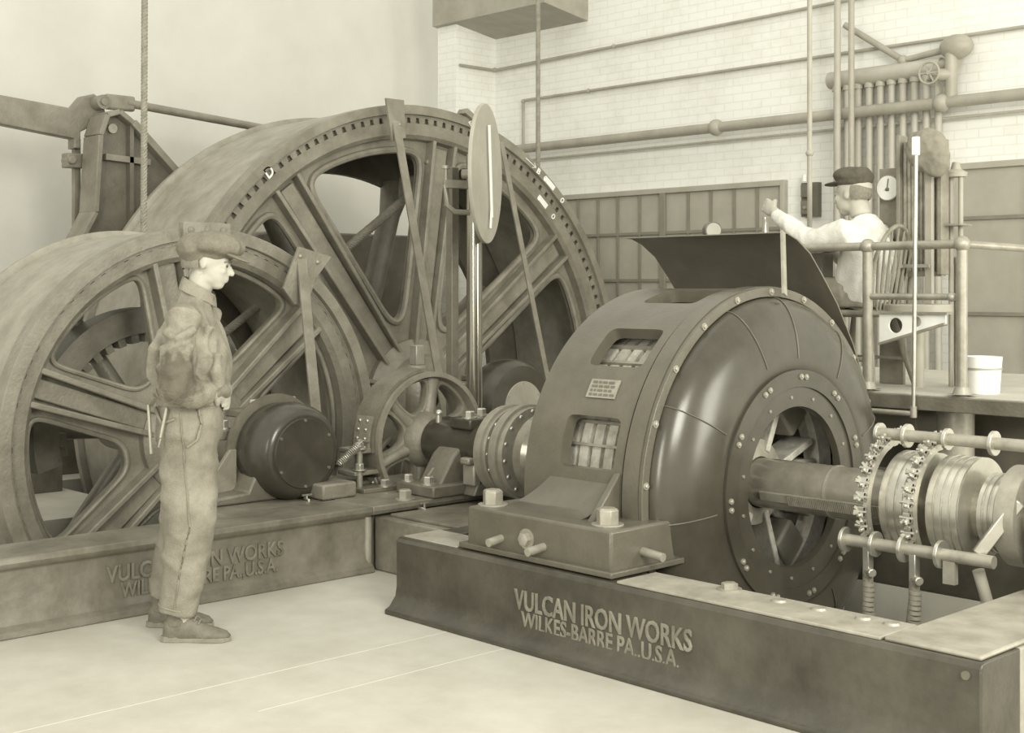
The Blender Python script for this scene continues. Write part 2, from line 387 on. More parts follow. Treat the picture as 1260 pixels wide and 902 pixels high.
# core and windings behind the slots
b = MB().rev([(X0+.05, .62), (X0+.05, .76), (X1-.05, .76), (X1-.05, .62)], MC, 96, 'X')
for k in range(7):
    x = -4.2+.075*k; b.rev([(x, .76), (x, .785), (x+.05, .785), (x+.05, .76)], MC, 96, 'X')
b.build('stator_core', 'copper', mo)
b = MB()
for k in range(48):
    t = 2*PI*k/48; p = Vector((0, math.cos(t), math.sin(t)))
    b.bar(Vector((X0+.1, my, mz))+p*.79, Vector((X1-.22, my, mz))+p*.79, .012, .02, p)
b.build('core_rib', 'steel_dull', mo)
MB().rev([(X0, .86), (X0-.02, .80), (X0-.02, .4), (X0, .16), (X0+.02, .16), (X0+.02, .86)], MC, 96).build('back_cover', 'enamel', mo)
# end bell: torus-like dome
prof = [(X1, .86), (X1+.012, .858)]
for k in range(0, 13):
    a = math.radians(90*k/12); prof.append((X1+.012+.148*math.sin(a), .54+.318*math.cos(a)))
prof += [(X1+.15, .52), (X1+.13, .52), (X1-.02, .80)]
bell = MB().rev(prof, MC, 144).build('end_bell', 'enamel', mo, ang=50)
MB().rev([(X1+.0, .905), (X1+.022, .905), (X1+.022, .862), (X1+.0, .862)], MC, 144, close=True).build('flange', 'yoke', mo, bevel=.003)
for ph in (19, 55, 88, 112, 152, 186, 232, 300):
    t = math.radians(ph); er = Vector((0, math.cos(t), math.sin(t))); b = MB()
    pts = [Vector((a, my, mz))+er*r for a, r in prof[1:14]]
    b.loft([p+Vector((.002, 0, 0))+er*.002 for p in pts], .003, 6); b.build('seam_bead', 'yoke', mo)
XR = X1+.158
MB().rev([(XR-.01, .532), (XR+.012, .532), (XR+.014, .455), (XR-.005, .455), (XR-.01, .455)], MC, 120, close=True).build('end_ring', 'enamel', mo, ang=30)
MB().rev([(XR-.012, .455), (XR+.004, .455), (XR+.004, .365), (XR-.012, .36), (XR-.03, .36)], MC, 120).build('cover_plate', 'cover', mo, ang=30)
pts = []
for k in range(11):
    for dd in (-2.2, 2.2):
        t = math.radians(20+k*32.7+dd); pts.append((XR+.014, my+.50*math.cos(t), mz+.50*math.sin(t)))
bolts(pts, (1, 0, 0), .009, .012, 'steel_dull', mo)
pts = [(X1+.022, my+.885*math.cos(math.radians(a)), mz+.885*math.sin(math.radians(a))) for a in range(5, 365, 17)]
bolts(pts, (1, 0, 0), .011, .014, 'steel_dull', mo)
pts = [(XR+.004, my+.41*math.cos(math.radians(a)), mz+.41*math.sin(math.radians(a))) for a in range(0, 360, 24)]
bolts(pts, (1, 0, 0), .005, .006, 'steel_dull', mo, name='screw')
# nameplate on the frame
def onyoke(u, v, w_, ph=149.5, x=-3.97, R=.902):
    t = math.radians(ph)-v/R; return (x+u, my+(R+w_)*math.cos(t), mz+(R+w_)*math.sin(t))
b = MB(); n = 8
for j in range(n):
    v0 = -.045+.09*j/n; v1 = v0+.09/n
    b.add([onyoke(-.085, v0, 0), onyoke(.085, v0, 0), onyoke(.085, v1, 0), onyoke(-.085, v1, 0), onyoke(-.085, v0, .006), onyoke(.085, v0, .006), onyoke(.085, v1, .006), onyoke(-.085, v1, .006)],
          [(4, 5, 6, 7), (0, 1, 5, 4), (2, 3, 7, 6), (1, 2, 6, 5), (3, 0, 4, 7), (0, 3, 2, 1)])
npl = b.build('nameplate', 'steel_dull', mo, smooth=False)
b = MB()
random.seed(3)
for r in range(4):
    x = -.07
    while x < .06:
        wd = random.uniform(.012, .035); v = -.03+.02*r
        b.add([onyoke(x, v-.006, .008), onyoke(x+wd, v-.006, .008), onyoke(x+wd, v+.005, .008), onyoke(x, v+.005, .008)], [(0, 1, 2, 3)]); x += wd+.008
b.build('engraving', 'black', npl, smooth=False)
# foot
MB().box(-4.43, -3.57, 3.93, 4.34, .357, .535).build('foot', 'yoke', mo, bevel=.012)
MB().box(-4.46, -3.545, 3.905, 4.36, .35, .375).build('foot_plate', 'yoke', mo, bevel=.005)
b = MB(); T = 14; vs = []
for i in range(T+1):
    t = i/T; y = 3.99+.235*t**.75; z = .53+.17*t**1.6
    x0 = -4.33+.17*t; x1 = -3.84+.06*t
    vs += [(x0, y, z), (x1, y, z), (x1, 4.42, z-.02 if i else .5), (x0, 4.42, z-.02 if i else .5)]
fs = [(0, 1, 2, 3), tuple(4*T+k for k in (3, 2, 1, 0))]
for i in range(T):
    for k in range(4): fs.append((4*i+k, 4*i+(k+1) % 4, 4*i+4+(k+1) % 4, 4*i+4+k))
b.add(vs, fs); b.build('foot_web', 'yoke', mo, ang=50)
MB().prism([(4.03, .53), (4.20, .72), (4.3, .72), (4.3, .53)], lambda u, v: (-3.80, u, v), lambda u, v: (-3.765, u, v)).build('foot_gusset', 'yoke', mo, bevel=.006)
for p in ((-4.37, 4.03, .535), (-3.68, 4.03, .535)):
    MB().hexbolt(p, (0, 0, 1), .047, .07).build('foot_bolt', 'steel_dull', mo, bevel=.003)
for x, L_ in ((-4.21, .08), (-3.95, .1)): MB().cyl((x, 3.935, .42), (x, 3.935-L_, .41), .018).build('set_screw', 'steel_dull', mo)
MB().hexbolt((-4.05, 3.93, .44), (0, -1, 0), .03, .03).build('set_screw', 'steel_dull', mo)
MB().cyl((-3.57, 4.12, .43), (-3.46, 4.12, .42), .018).build('set_screw', 'steel_dull', mo)

# rotor and shaft turn together
sh = thing('motor_shaft', 'thick oily motor shaft carrying pale rotor arms and slip rings', 'shaft', (-3.0, 5.1, .6))
MB().cyl((-4.95, my, mz), (-3.5, my, mz), .10, n=40).cyl((-3.75, my, mz), (-1.75, my, mz), .115, n=48).build('spindle', 'shaft', sh)
for x in (-3.28, -3.09): MB().rev([(x-.006, .114), (x-.006, .119), (x+.006, .119), (x+.006, .114)], MC, 48).build('collar', 'steel_dull', sh)
t = math.radians(200); er = Vector((0, math.cos(t), math.sin(t)))
p0 = Vector((-3.62, my, mz))+er*.118; p1 = Vector((-2.98, my, mz))+er*.118
MB().bar(p0, p1, .045, .014, er).build('lead_strip', 'steel_dull', sh, bevel=.004)
b = MB()
for k in range(46):
    x = -3.46+.46*k/46; pp = Vector((x, my, mz))+er*.127; et = Vector((0, -er.z, er.y))
    b.bar(pp-et*.026, pp+et*.026, .006, .006)
b.build('lashing', 'rope', sh)
spd = MB().rev([(-3.9, .11), (-3.9, .2), (-3.72, .2), (-3.70, .12)], MC, 40).build('rotor_hub', 'steel_dull', sh)
for k in range(8):
    t = 2*PI*k/8+.35; er = Vector((0, math.cos(t), math.sin(t))); c = Vector((-3.78, my, mz))
    MB().bar(c+er*.15, c+er*.46, .035, .16, (1, 0, 0)).build('rotor_arm', 'copper', sh, bevel=.006)
    t2 = t+.39; e2 = Vector((0, math.cos(t2), math.sin(t2)))
    MB().bar(c+e2*.36+Vector((-.02, 0, 0)), c+e2*.60+Vector((-.02, 0, 0)), .17, .13, (1, 0, 0)).build('pole_piece', 'tread', sh, bevel=.015)
MB().rev([(-3.95, .45), (-3.95, .62), (-3.72, .62), (-3.72, .52), (-3.76, .52), (-3.76, .45)], MC, 64).build('rotor_ring', 'copper', sh)
for x0, x1, r in ((-2.95, -2.80, .215), (-2.74, -2.60, .215), (-2.55, -2.45, .16)):
    b = MB(); pr_ = [(x0, .1), (x0, r)]
    n = 4
    for k in range(n):
        a = x0+(x1-x0)*k/n; bb = x0+(x1-x0)*(k+1)/n
        pr_ += [(a+.004, r), (bb-.008, r), (bb-.006, r-.006), (bb-.002, r-.006)]
    pr_ += [(x1, r), (x1, .1)]
    b.rev(pr_, MC, 72).build('slip_ring', 'steel', sh)
MB().rev([(-2.46, .1), (-2.46, .2), (-2.38, .2), (-2.38, .1)], MC, 60).build('ring_flange', 'steel_dull', sh)
pb = thing('shaft_pedestal', 'cast iron bearing pedestal at the near end of the motor shaft', 'bearing', (-2.12, 5.1, .36))
MB().prism([(4.75, .362), (5.45, .362), (5.3, .6), (4.9, .6)], lambda u, v: (-2.25, u, v), lambda u, v: (-1.99, u, v)).rev([(-2.3, .117), (-2.3, .2), (-1.9, .2), (-1.9, .117)], MC, 40, close=True).build('pedestal', 'cast_dark', pb, bevel=.01)

# brush gear
bg = thing('brush_gear', 'ring of small pale brush holders around the slip rings on rods', 'brush gear', (-2.75, 5.1, .3))
for X in (-2.985, -2.775):
    MB().rev([(X, .245), (X, .275), (X+.018, .275), (X+.018, .245)], MC, 60, a0=78, a1=222, close=True).build('brush_ring', 'steel', bg)
    for k in range(11):
        t = math.radians(86+k*12.2); er = Vector((0, math.cos(t), math.sin(t))); et = Vector((0, -er.z, er.y)); c = Vector((X-.005, my, mz))+er*.262
        b = MB().bar(c-er*.025, c+er*.03, .034, .03, (1, 0, 0)).bar(c+er*.02-et*.02, c+er*.026+et*.022, .012, .03, (1, 0, 0))
        b.cyl(c+er*.025-Vector((.03, 0, 0)), c+er*.025+Vector((.03, 0, 0)), .007, n=8)
        for q in range(6):
            dv = Vector((random.uniform(-1, 1), random.uniform(-1, 1), random.uniform(-1, 1))).normalized()
            b.bar(c+er*.02, c+er*.02+dv*.034, .006, .01)
        b.ball(c+er*.035+et*.014, .009, 8, 6)
        b.build('brush_holder', 'steel', bg)
def rod(y, z, x0, x1, cols):
    b = MB().cyl((x0, y, z), (x1, y, z), .025, n=20); b.build('rod', 'steel_dull', bg)
    for x, r in cols: MB().cyl((x-.008, y, z), (x+.008, y, z), r, n=28).build('insulating_washer', 'steel', bg, bevel=.002)
rod(5.03, .885, -3.03, -2.3, ((-3.03, .045), (-2.90, .05), (-2.72, .045), (-2.52, .05)))
rod(4.83, .455, -3.07, -2.42, ((-3.07, .052), (-2.93, .052), (-2.80, .055), (-2.64, .055)))
MB().bar((-2.60, 4.83, .455), (-2.60, 4.83, .345), .03, .05).build('support_arm', 'steel_dull', bg)
MB().bar((-2.5, 4.86, .47), (-2.38, 4.95, .68), .03, .05).build('support_arm', 'steel', bg, bevel=.005)
for x in (-2.985, -2.775):
    MB().bar((x+.02, 4.83, .45), (x+.02, 4.83, .33), .04, .03).cyl((x+.02, 4.83, .34), (x+.06, 4.80, .34), .018, n=12).build('terminal', 'steel', bg, bevel=.004)
for i, (x, dx, lab) in enumerate(((-2.965, -.02, 'left of the two taped cables hanging from the brush rods'), (-2.755, -.045, 'right of the two taped cables hanging from the brush rods'))):
    ca = thing('taped_cable', lab, 'cable', (x, 4.83, -.2), 'cables hanging from the brush gear')
    pts = [(x, 4.83, .345), (x, 4.83, .27), (x+dx*.4, 4.83, .12), (x+dx, 4.83, -.05), (x+dx, 4.83, -.2)]
    MB().loft(pts, .022, 14).build('sheath', 'cable', ca)
    b = MB()
    for k in range(8): z = .29-.02*k; b.loft([(x+.003, 4.83, z+.004), (x+.002, 4.83, z-.01)], [.026, .0255], 14)
    b.build('tape_wrap', 'steel_dull', ca)
tag(MB().loft([(-2.52, 4.9, .40), (-2.50, 4.93, .28), (-2.53, 4.97, .12), (-2.62, 5.0, -.05), (-2.68, 5.0, -.2)], .024, 14).build('flexible_conduit', 'pipe'), 'pale bent flexible conduit rising beside the slip rings at right', 'conduit')

# ================================================================== COUPLING, PINION BEARING, BRAKE WHEEL
cp = thing('shaft_coupling', 'riveted disc coupling between the round bearing and the motor', 'coupling', (-5.2, 5.1, .3))
MB().rev([(-5.5, .1), (-5.5, .15), (-5.44, .17), (-5.42, .25), (-5.36, .255), (-5.355, .24), (-5.335, .24), (-5.33, .20), (-5.30, .19), (-5.30, .1)], MC, 80).build('hub_disc', 'steel_dull', cp, ang=25)
MB().rev([(-5.30, .1), (-5.29, .26), (-5.23, .265), (-5.225, .25), (-5.19, .25), (-5.18, .18), (-5.15, .17), (-5.15, .1)], MC, 80).build('hub_disc', 'steel_dull', cp, ang=25)
MB().rev([(-5.15, .1), (-5.14, .22), (-5.08, .22), (-5.0, .16), (-4.92, .15), (-4.92, .1)], MC, 60).build('hub_disc', 'shaft', cp, ang=25)
bolts([(-5.34, my+.222*math.cos(2*PI*k/16), mz+.222*math.sin(2*PI*k/16)) for k in range(16)], (1, 0, 0), .013, .01, 'steel', cp, 'rivet', True)
bolts([(-5.19, my+.232*math.cos(2*PI*k/16+.1), mz+.232*math.sin(2*PI*k/16+.1)) for k in range(16)], (1, 0, 0), .013, .01, 'steel', cp, 'rivet', True)

bw = thing('brake_wheel', 'small spoked brake wheel between the two big drum bearings', 'wheel', (-6.1, 5.1, .2))
R = .405; XB = -6.06
MB().rev([(XB, R), (XB, R-.028), (XB-.02, R-.032), (XB-.12, R-.045), (XB-.24, R-.03), (XB-.24, R)], MC, 96, close=True).build('rim', 'cast', bw, ang=30)
wins = [sector(a, a+60, .045, .17, .35, .06) for a in range(20, 380, 60)]
plate('spoke_web', [circle(R-.03)]+wins, .04, lambda u, v, w_: (XB-.09+w_, my+u, mz+v), 'cast', bw, bevel=.012)
MB().rev([(XB-.12, .09), (XB-.12, .17), (XB-.05, .17), (XB+.0, .15), (XB+.05, .12), (XB+.05, .09)], MC, 60).build('hub', 'cast', bw)
for a in range(20, 380, 60):
    t = math.radians(a); er = Vector((0, math.cos(t), math.sin(t))); c = Vector((XB-.07, my, mz))
    MB().loft([c+er*.12, c+er*.22, c+er*.3, c+er*.375], [(.05, .04), (.035, .032), (.035, .03), (.055, .03)], 14).build('spoke', 'cast', bw)

bb = thing('brake_band', 'riveted steel brake band with rods and a coil spring around small wheel', 'brake', (-6.2, 4.75, .35))
for a0, a1 in ((95, 186), (206, 250)):
    MB().rev([(XB-.22, R+.003), (XB-.22, R+.022), (XB-.03, R+.022), (XB-.03, R+.003)], MC, 36, a0=a0, a1=a1, close=True).build('band', 'cast_dark', bb)
for a0, a1, s in ((158, 186, 1), (206, 232, 0)):
    MB().rev([(XB-.19, R+.022), (XB-.19, R+.034), (XB-.05, R+.034), (XB-.05, R+.022)], MC, 14, a0=a0, a1=a1, close=True).build('strap_plate', 'cast', bb)
    pts = []
    for i in range(4):
        for x in (XB-.08, XB-.15):
            t = math.radians(a0+4+i*(a1-a0-8)/3); pts.append((x, my+(R+.036)*math.cos(t), mz+(R+.036)*math.sin(t)))
    bolts(pts, (0, -1, 0), .010, .01, 'steel', bb, 'rivet', True)
MB().box(XB-.21, XB-.04, 4.57, 4.70, .555, .585).build('lug', 'cast', bb, bevel=.008)
MB().box(XB-.21, XB-.04, 4.56, 4.76, .43, .46).build('lug', 'cast', bb, bevel=.008)
for z in (.62, .50): MB().hexbolt((XB-.05, 4.6, z-.035), (0, 0, 1), .028, .04).build('nut', 'steel', bb, bevel=.003)
MB().cyl((XB-.05, 4.6, .345), (XB-.05, 4.6, .64), .018).build('tie_rod', 'steel_dull', bb)
pts = []
for k in range(120):
    t = k/119; c = Vector((XB+.0, 4.42, .52)).lerp(Vector((XB+.0, 4.55, .61)), t); a = 2*PI*13*t
    pts.append(c+Vector((math.cos(a), -math.sin(a)*.57, math.sin(a)*.82))*.022)
MB().loft(pts, .004, 6).build('coil_spring', 'steel', bb)
MB().loft([(XB, 4.55, .61), (XB-.02, 4.6, .635), (XB-.04, 4.66, .62)], .005, 8).build('spring_hook', 'steel', bb)
MB().box(XB-.2, XB+.06, 4.55, 4.83, .345, .37).build('base_plate', 'cast_dark', bb, bevel=.004)
MB().box(XB-.1, XB+.1, 4.24, 4.47, .345, .43).build('bracket', 'cast', bb, bevel=.012)
MB().hexbolt((XB+.03, 4.72, .37), (0, 0, 1), .028, .04).build('bolt', 'steel', bb)

pbm = thing('pinion_bearing', 'dark glossy plummer bearing between brake wheel and riveted coupling', 'bearing', (-5.75, 5.1, .345))
MB().rev([(-6.0, .10), (-6.0, .14), (-5.94, .15), (-5.80, .135), (-5.6, .135), (-5.58, .15), (-5.50, .15), (-5.5, .1)], MC, 60).build('bearing_shell', 'enamel', pbm, ang=40)
MB().prism([(4.78, .345), (5.42, .345), (5.28, .56), (5.23, .6), (4.97, .6), (4.92, .56)], lambda u, v: (-5.85, u, v), lambda u, v: (-5.66, u, v)).build('pedestal', 'cast_dark', pbm, bevel=.015)
MB().box(-5.93, -5.6, 4.72, 5.48, .345, .41).build('foot', 'cast_dark', pbm, bevel=.01)
MB().prism([(4.80, .41), (4.98, .41), (4.98, .60)], lambda u, v: (-5.79, u, v), lambda u, v: (-5.77, u, v)).build('rib', 'cast', pbm)
MB().box(-5.78, -5.60, 4.99, 5.25, .70, .765).build('cap', 'enamel', pbm, bevel=.012)
for p in ((-5.65, 5.03, .765), (-5.74, 5.2, .765)): MB().hexbolt(p, (0, 0, 1), .03, .04).build('nut', 'steel', pbm)
MB().cyl((-5.92, 5.03, .72), (-5.92, 5.03, .77), .018).ball((-5.92, 5.03, .775), .022, 12, 8).build('oil_cup', 'steel', pbm)
MB().hexbolt((-5.70, 4.77, .41), (0, 0, 1), .033, .045).build('bolt', 'steel', pbm)
MB().hexbolt((-5.88, 4.77, .41), (0, 0, 1), .026, .04).build('bolt', 'steel', pbm)
MB().box(-5.60, -5.5, 4.93, 5.0, .40, .52).box(-5.59, -5.51, 4.90, 4.95, .52, .56).build('oil_drain', 'steel_dull', pbm, bevel=.012)
MB().prism([(4.93, .345), (5.3, .345), (5.2, .5), (5.0, .5)], lambda u, v: (-5.6, u, v), lambda u, v: (-5.5, u, v)).build('pedestal_toe', 'cast_dark', pbm, bevel=.01)
# ledge hardware in front of the bearing
tag(MB().hexbolt((-5.70, 4.60, .345), (0, 0, 1), .038, .055).build('bolt', 'steel_dull'), 'large square headed bolt on the bed ledge below the brake wheel', 'bolt')
tp = thing('drain_tap', 'small brass tap over a saucer on the bed ledge', 'tap', (-5.62, 4.62, .25))
MB().loft([(-5.625, 4.64, .30), (-5.58, 4.64, .30), (-5.56, 4.64, .285), (-5.56, 4.64, .22)], .009, 10).build('spout', 'steel', tp)
MB().cyl((-5.58, 4.64, .30), (-5.58, 4.64, .335), .006, n=8).bar((-5.58, 4.615, .335), (-5.58, 4.665, .335), .008, .008).build('handle', 'steel', tp)
MB().rev([(.285, 0), (.287, .03), (.295, .045), (.297, .045), (.291, .0)], (-5.56, 4.645), 24, 'Z').build('saucer', 'steel', tp)

# ================================================================== DRUM BEARINGS
def drum_bearing(x, y, label, z=.6, hs=1.0, cm='cover'):
    c = (y, z)
    t_ = thing('drum_bearing', label, 'bearing', (x-.2, y, .345))
    MB().rev([(x-.30, .235*hs), (x-.27, .262*hs), (x-.16, .272*hs), (x-.07, .262*hs), (x-.02, .235*hs), (x-.003, .205), (x-.003, .19), (x-.05, .18)], c, 72).build('housing', 'enamel', t_, ang=40)
    MB().rev([(x-.32, .1), (x-.32, .30), (x-.29, .31), (x-.29, .1)], c, 72, a0=-20, a1=200).build('flange', 'cast_dark', t_)
    MB().rev([(x-.72, .11), (x-.72, .15), (x-.36, .155), (x-.31, .18), (x-.31, .1)], c, 40).build('shaft_sleeve', 'shaft', t_)
    MB().rev([(x, 0), (x+.004, 0), (x+.006, .19), (x-.01, .197)], c, 64).build('cover_plate', cm, t_, ang=30)
    bolts([(x+.006, y+.18*math.cos(math.radians(a)), z+.18*math.sin(math.radians(a))) for a in range(30, 390, 60)], (1, 0, 0), .0055, .006, 'steel', t_, name='screw')
    MB().prism([(y-.50, .345), (y+.55, .345), (y+.55, .385), (y+.3, .40), (y+.2, .56), (y-.2, .56), (y-.28, .40), (y-.50, .385)], lambda u, v: (x-.42, u, v), lambda u, v: (x-.12, u, v)).build('pedestal', 'cast_dark', t_, bevel=.012)
    MB().prism([(y-.48, .385), (y-.26, .385), (y-.26, .62), (y-.3, .62)], lambda u, v: (x-.3, u, v), lambda u, v: (x-.27, u, v)).build('rib', 'cast', t_, bevel=.004)
    MB().box(x-.5, x-.3, y-.2, y+.22, .78, .825).build('cap', 'cast_dark', t_, bevel=.01)
    for dy, dx in ((-.25, -.42), (-.07, -.40), (.11, -.4), (.2, -.42)):
        zz = .825 if abs(dy) < .21 else .72
        MB().hexbolt((x+dx, y+dy, zz), (0, 0, 1), .026, .05).build('nut', 'steel', t_, bevel=.002)
    MB().box(x-.45, x-.37, y-.30, y-.2, .66, .72).build('ear', 'cast_dark', t_, bevel=.01)
    MB().rev([(.825, 0), (.845, .03), (.845, .0)], (x-.36, y), 20, 'Z').build('oil_lid', 'steel', t_)
    MB().loft([(x+.0, y+.0, z-.245), (x+.04, y, z-.25), (x+.045, y, z-.29)], .008, 8).bar((x+.02, y-.03, z-.225), (x+.02, y+.03, z-.225), .01, .01).cyl((x+.02, y, z-.25), (x+.02, y, z-.22), .006, n=8).build('drain_cock', 'steel', t_)
    return t_
drum_bearing(-6.06, 4.19, 'dark bearing with round black cover on the bed beside the man')
drum_bearing(-7.3, 7.05, 'dark bearing with round cover behind the riveted coupling, below the big wheel', hs=1.32, cm='pipe')
tag(MB().box(-7.85, -7.15, 6.5, 9.2, 0, .345).build('bearing_bed', 'bed', bevel=.01), 'short iron bed under the rear drum bearing', 'machine bed')
tag(MB().box(-9.62, -9.45, 2.2, 4.38, 0, .21).box(-9.6, -9.5, 3.75, 3.95, .21, .3).hexbolt((-9.52, 3.35, .21), (0, 0, 1), .06, .09).build('rear_bed', 'bed', bevel=.01), 'dark iron side frame seen through lower left of the small drum wheel', 'machine frame')

sj = thing('screw_jack', 'stubby iron pillar with a square nut behind the small brake wheel', 'jack', (-6.75, 5.55, 0))
MB().rev([(0, .13), (.1, .09), (.72, .075), (.98, .07), (1.0, .06), (1.0, 0)], (-6.75, 5.55), 32, 'Z').build('pillar', 'cast', sj)
MB().box(-6.785, -6.715, 5.515, 5.585, 1.0, 1.13).build('square_nut', 'steel_dull', sj, bevel=.006)
# ================================================================== DRUMS
def drum(name, label, X, yc, R, n, a0, hw, Rin, Rout, width, hub, tooth_n, rimw, spokes_back):
    zc = .6; c = (yc, zc)
    t_ = thing(name, label, 'winding drum', (X-width/2, yc, zc-R))
    W = lambda a, r, x: Vector((x, yc+r*math.cos(a), zc+r*math.sin(a)))
    wins = [sector(a0+k*360/n, a0+(k+1)*360/n, hw, Rin, Rout, R*.07) for k in range(n)]
    xw = X-.17
    plate('wheel_face', [circle(R-rimw+.02, 144)]+wins, .05, lambda u, v, w_: (xw+w_, yc+u, zc+v), 'cast', t_)
    for wl in wins:
        cx_ = sum(p[0] for p in wl)/len(wl); cy_ = sum(p[1] for p in wl)/len(wl)
        P = [(xw+.03, yc+p[0]+(p[0]-cx_)*.03, zc+p[1]+(p[1]-cy_)*.03) for p in wl]
        MB().loft(P, (.02*R/1.27*.8), 8, ref=(1, 0, 0), closed=True).build('window_lip', 'cast', t_)
    # rim face with step, tread edge
    MB().rev([(X, R), (X+.004, R-.004), (X+.004, R-.075), (X-.03, R-.08), (X-.03, R-.09), (X-.12, R-.09), (X-.12, R)], c, 192, close=True).build('rim', 'cast', t_, ang=30)
    MB().rev([(X-.069, R-.085), (X-.069, R-rimw*.60), (X-.036, R-rimw*.60), (X-.04, R-rimw), (X-.07, R-rimw-.03), (X-.17, R-rimw-.04), (X-.17, R-.085)], c, 192, close=True).build('inner_rim', 'cast', t_, ang=30)
    inner = []
    for k in range(tooth_n):
        a = 2*PI*k/tooth_n; da = 2*PI/tooth_n; r0 = R-.10; r1 = R-rimw*.60
        if R < 2 and noise.noise(Vector((k*.35, R, 0))) < -.1: r0 = r1+.004
        for rr, f in ((r1, 0), (r1, .55), (r0, .62), (r0, .95)): inner.append((rr*math.cos(a+da*f), rr*math.sin(a+da*f)))
    plate('notched_ring', [circle(R-.078, 144), inner], .016, lambda u, v, w_: (X-.042+w_, yc+u, zc+v), 'cast', t_)
    MB().rev([(X-.068, R-.07), (X-.066, R-.07), (X-.066, R-rimw*.66), (X-.068, R-rimw*.66)], c, 128, close=True).build('notch_shade', 'black', t_)  # black band behind the notches, shade of the gaps put in as colour
    for k in range(n):
        a = math.radians(a0+k*360/n); er = Vector((0, math.cos(a), math.sin(a))); et = Vector((0, -er.z, er.y)); b = MB(); o = Vector((xw+.07, yc, zc))
        for s, h in ((-1, .10), (1, .10)):
            b.bar(o+er*hub*.8+et*s*hw*.42, o+er*(Rout+hw*.55)+et*s*hw*.62, .035, h, (1, 0, 0))
        b.bar(o+er*hub*.8-Vector((.03, 0, 0)), o+er*(Rout+.06)-Vector((.03, 0, 0)), hw*.7, .05, (1, 0, 0))
        b.build('spoke', 'cast', t_, bevel=.008)
    MB().rev([(xw, .1), (xw, hub), (xw+.08, hub), (xw+.16, hub*.75), (xw+.26, hub*.7), (xw+.26, .1)], c, 64).build('hub', 'cast', t_)
    # drum shell, open inside
    xb = X-width
    MB().rev([(X-.12, R-.01), (xb+.12, R-.03), (xb+.12, R-.06), (xb, R-.05), (xb, R+.0), (xb+.08, R+.01), (xb+.1, R-.05), (xb+.1, R-.13), (X-.12, R-.12)], c, 192, close=True).build('drum_shell', 'tread', t_, ang=25)
    MB().rev([(xb+.02, R-.05), (xb+.02, R*.80), (xb+.08, R*.80), (xb+.08, R-.05)], c, 128, close=True).build('rear_rim', 'cast_dark', t_)
    for k in range(spokes_back):
        a = math.radians((69 if R > 2 else 59)+k*360/spokes_back); b = MB()
        b.loft([W(a, .2, xb+.3), W(a, R*.7, xb+.14), W(a, R*.82, xb+.1)], [R*.045, R*.04, R*.06], 18).build('rear_strut', 'cast', t_)
    MB().rev([(xb, .0), (xb, hub*.45), (X-.2, hub*.5), (X-.2, .0)], c, 40).build('core', 'cast_dark', t_)
    return t_
d1 = drum('winding_drum', 'smaller front winding drum wheel with six broad spokes, behind the man', -7.1, 4.19, 1.27, 6, 41, .16, .46, 1.04, 1.12, .36, 90, .17, 6)
d2 = drum('winding_drum', 'huge rear winding drum wheel with notched rim and painted marks', -8.5, 7.05, 2.41, 8, 37, .19, .62, 2.04, 1.35, .48, 150, .24, 8)
# internal brake ring with teeth on the small drum
b = MB().rev([(-7.95, .62), (-7.95, .78), (-7.75, .78), (-7.75, .62)], (4.19, .6), 96, a0=8, a1=196, close=True)
for k in range(21):
    a = math.radians(10)+2*PI*k/40; b.bar((-7.85, 4.19+.56*math.cos(a), .6+.56*math.sin(a)), (-7.85, 4.19+.64*math.cos(a), .6+.64*math.sin(a)), .05, .14, (1, 0, 0))
b.build('ring_gear', 'cast', d1)
# rope clamp on the big drum, marks
MB().box(-9.3, -9.05, 7.42, 7.72, 2.28, 2.5).build('rope_clamp', 'cast', d2, bevel=.03)
MB().hexbolt((-8.66, 7.1+.13, 2.66-.1), (1, 0, 0), .05, .06).build('bolt', 'cast', d2)
def mark(ph, r0, r1, dph, m='white', x=-8.495):
    b = MB(); n = 4
    for k in range(n):
        a = math.radians(ph+dph*k/n); a2 = math.radians(ph+dph*(k+1)/n)
        f = lambda a_, r, xx: (xx, 7.05+r*math.cos(a_), .6+r*math.sin(a_))
        b.add([f(a, r0, x), f(a2, r0, x), f(a2, r1, x), f(a, r1, x), f(a, r0, x-.004), f(a2, r0, x-.004), f(a2, r1, x-.004), f(a, r1, x-.004)],
              [(0, 1, 2, 3), (7, 6, 5, 4), (0, 1, 5, 4), (2, 3, 7, 6), (1, 2, 6, 5), (3, 0, 4, 7)])
    return b.build('painted_mark', m, d2, smooth=False)
mark(49.5, 2.345, 2.395, 3.6); mark(47.8, 2.185, 2.235, 3.6, x=-8.535); mark(69.5, 2.345, 2.395, 1.0)
def glyph(s, ph, r, size, x, rot=0):
    a = math.radians(ph); c0 = Vector((x, 7.05+r*math.cos(a), .6+r*math.sin(a))); th = a-PI/2+rot
    u = Vector((0, math.cos(th), math.sin(th))); v = Vector((0, -math.sin(th), math.cos(th)))
    text('painted_letter', s, size, size*.62*len(s), lambda p, q, w_: c0+u*p+v*q+Vector((w_, 0, 0)), .003, 'white', d2)
glyph('D', 131, 2.28, .12, -8.5); glyph('O', 53.5, 2.34, .07, -8.492); glyph('O', 46.6, 2.34, .07, -8.492)
glyph('O', 51.6, 2.18, .07, -8.532); glyph('O', 45.4, 2.18, .07, -8.532); glyph('F', 73, 2.34, .07, -8.492); glyph('B', 56, 2.34, .07, -8.492)
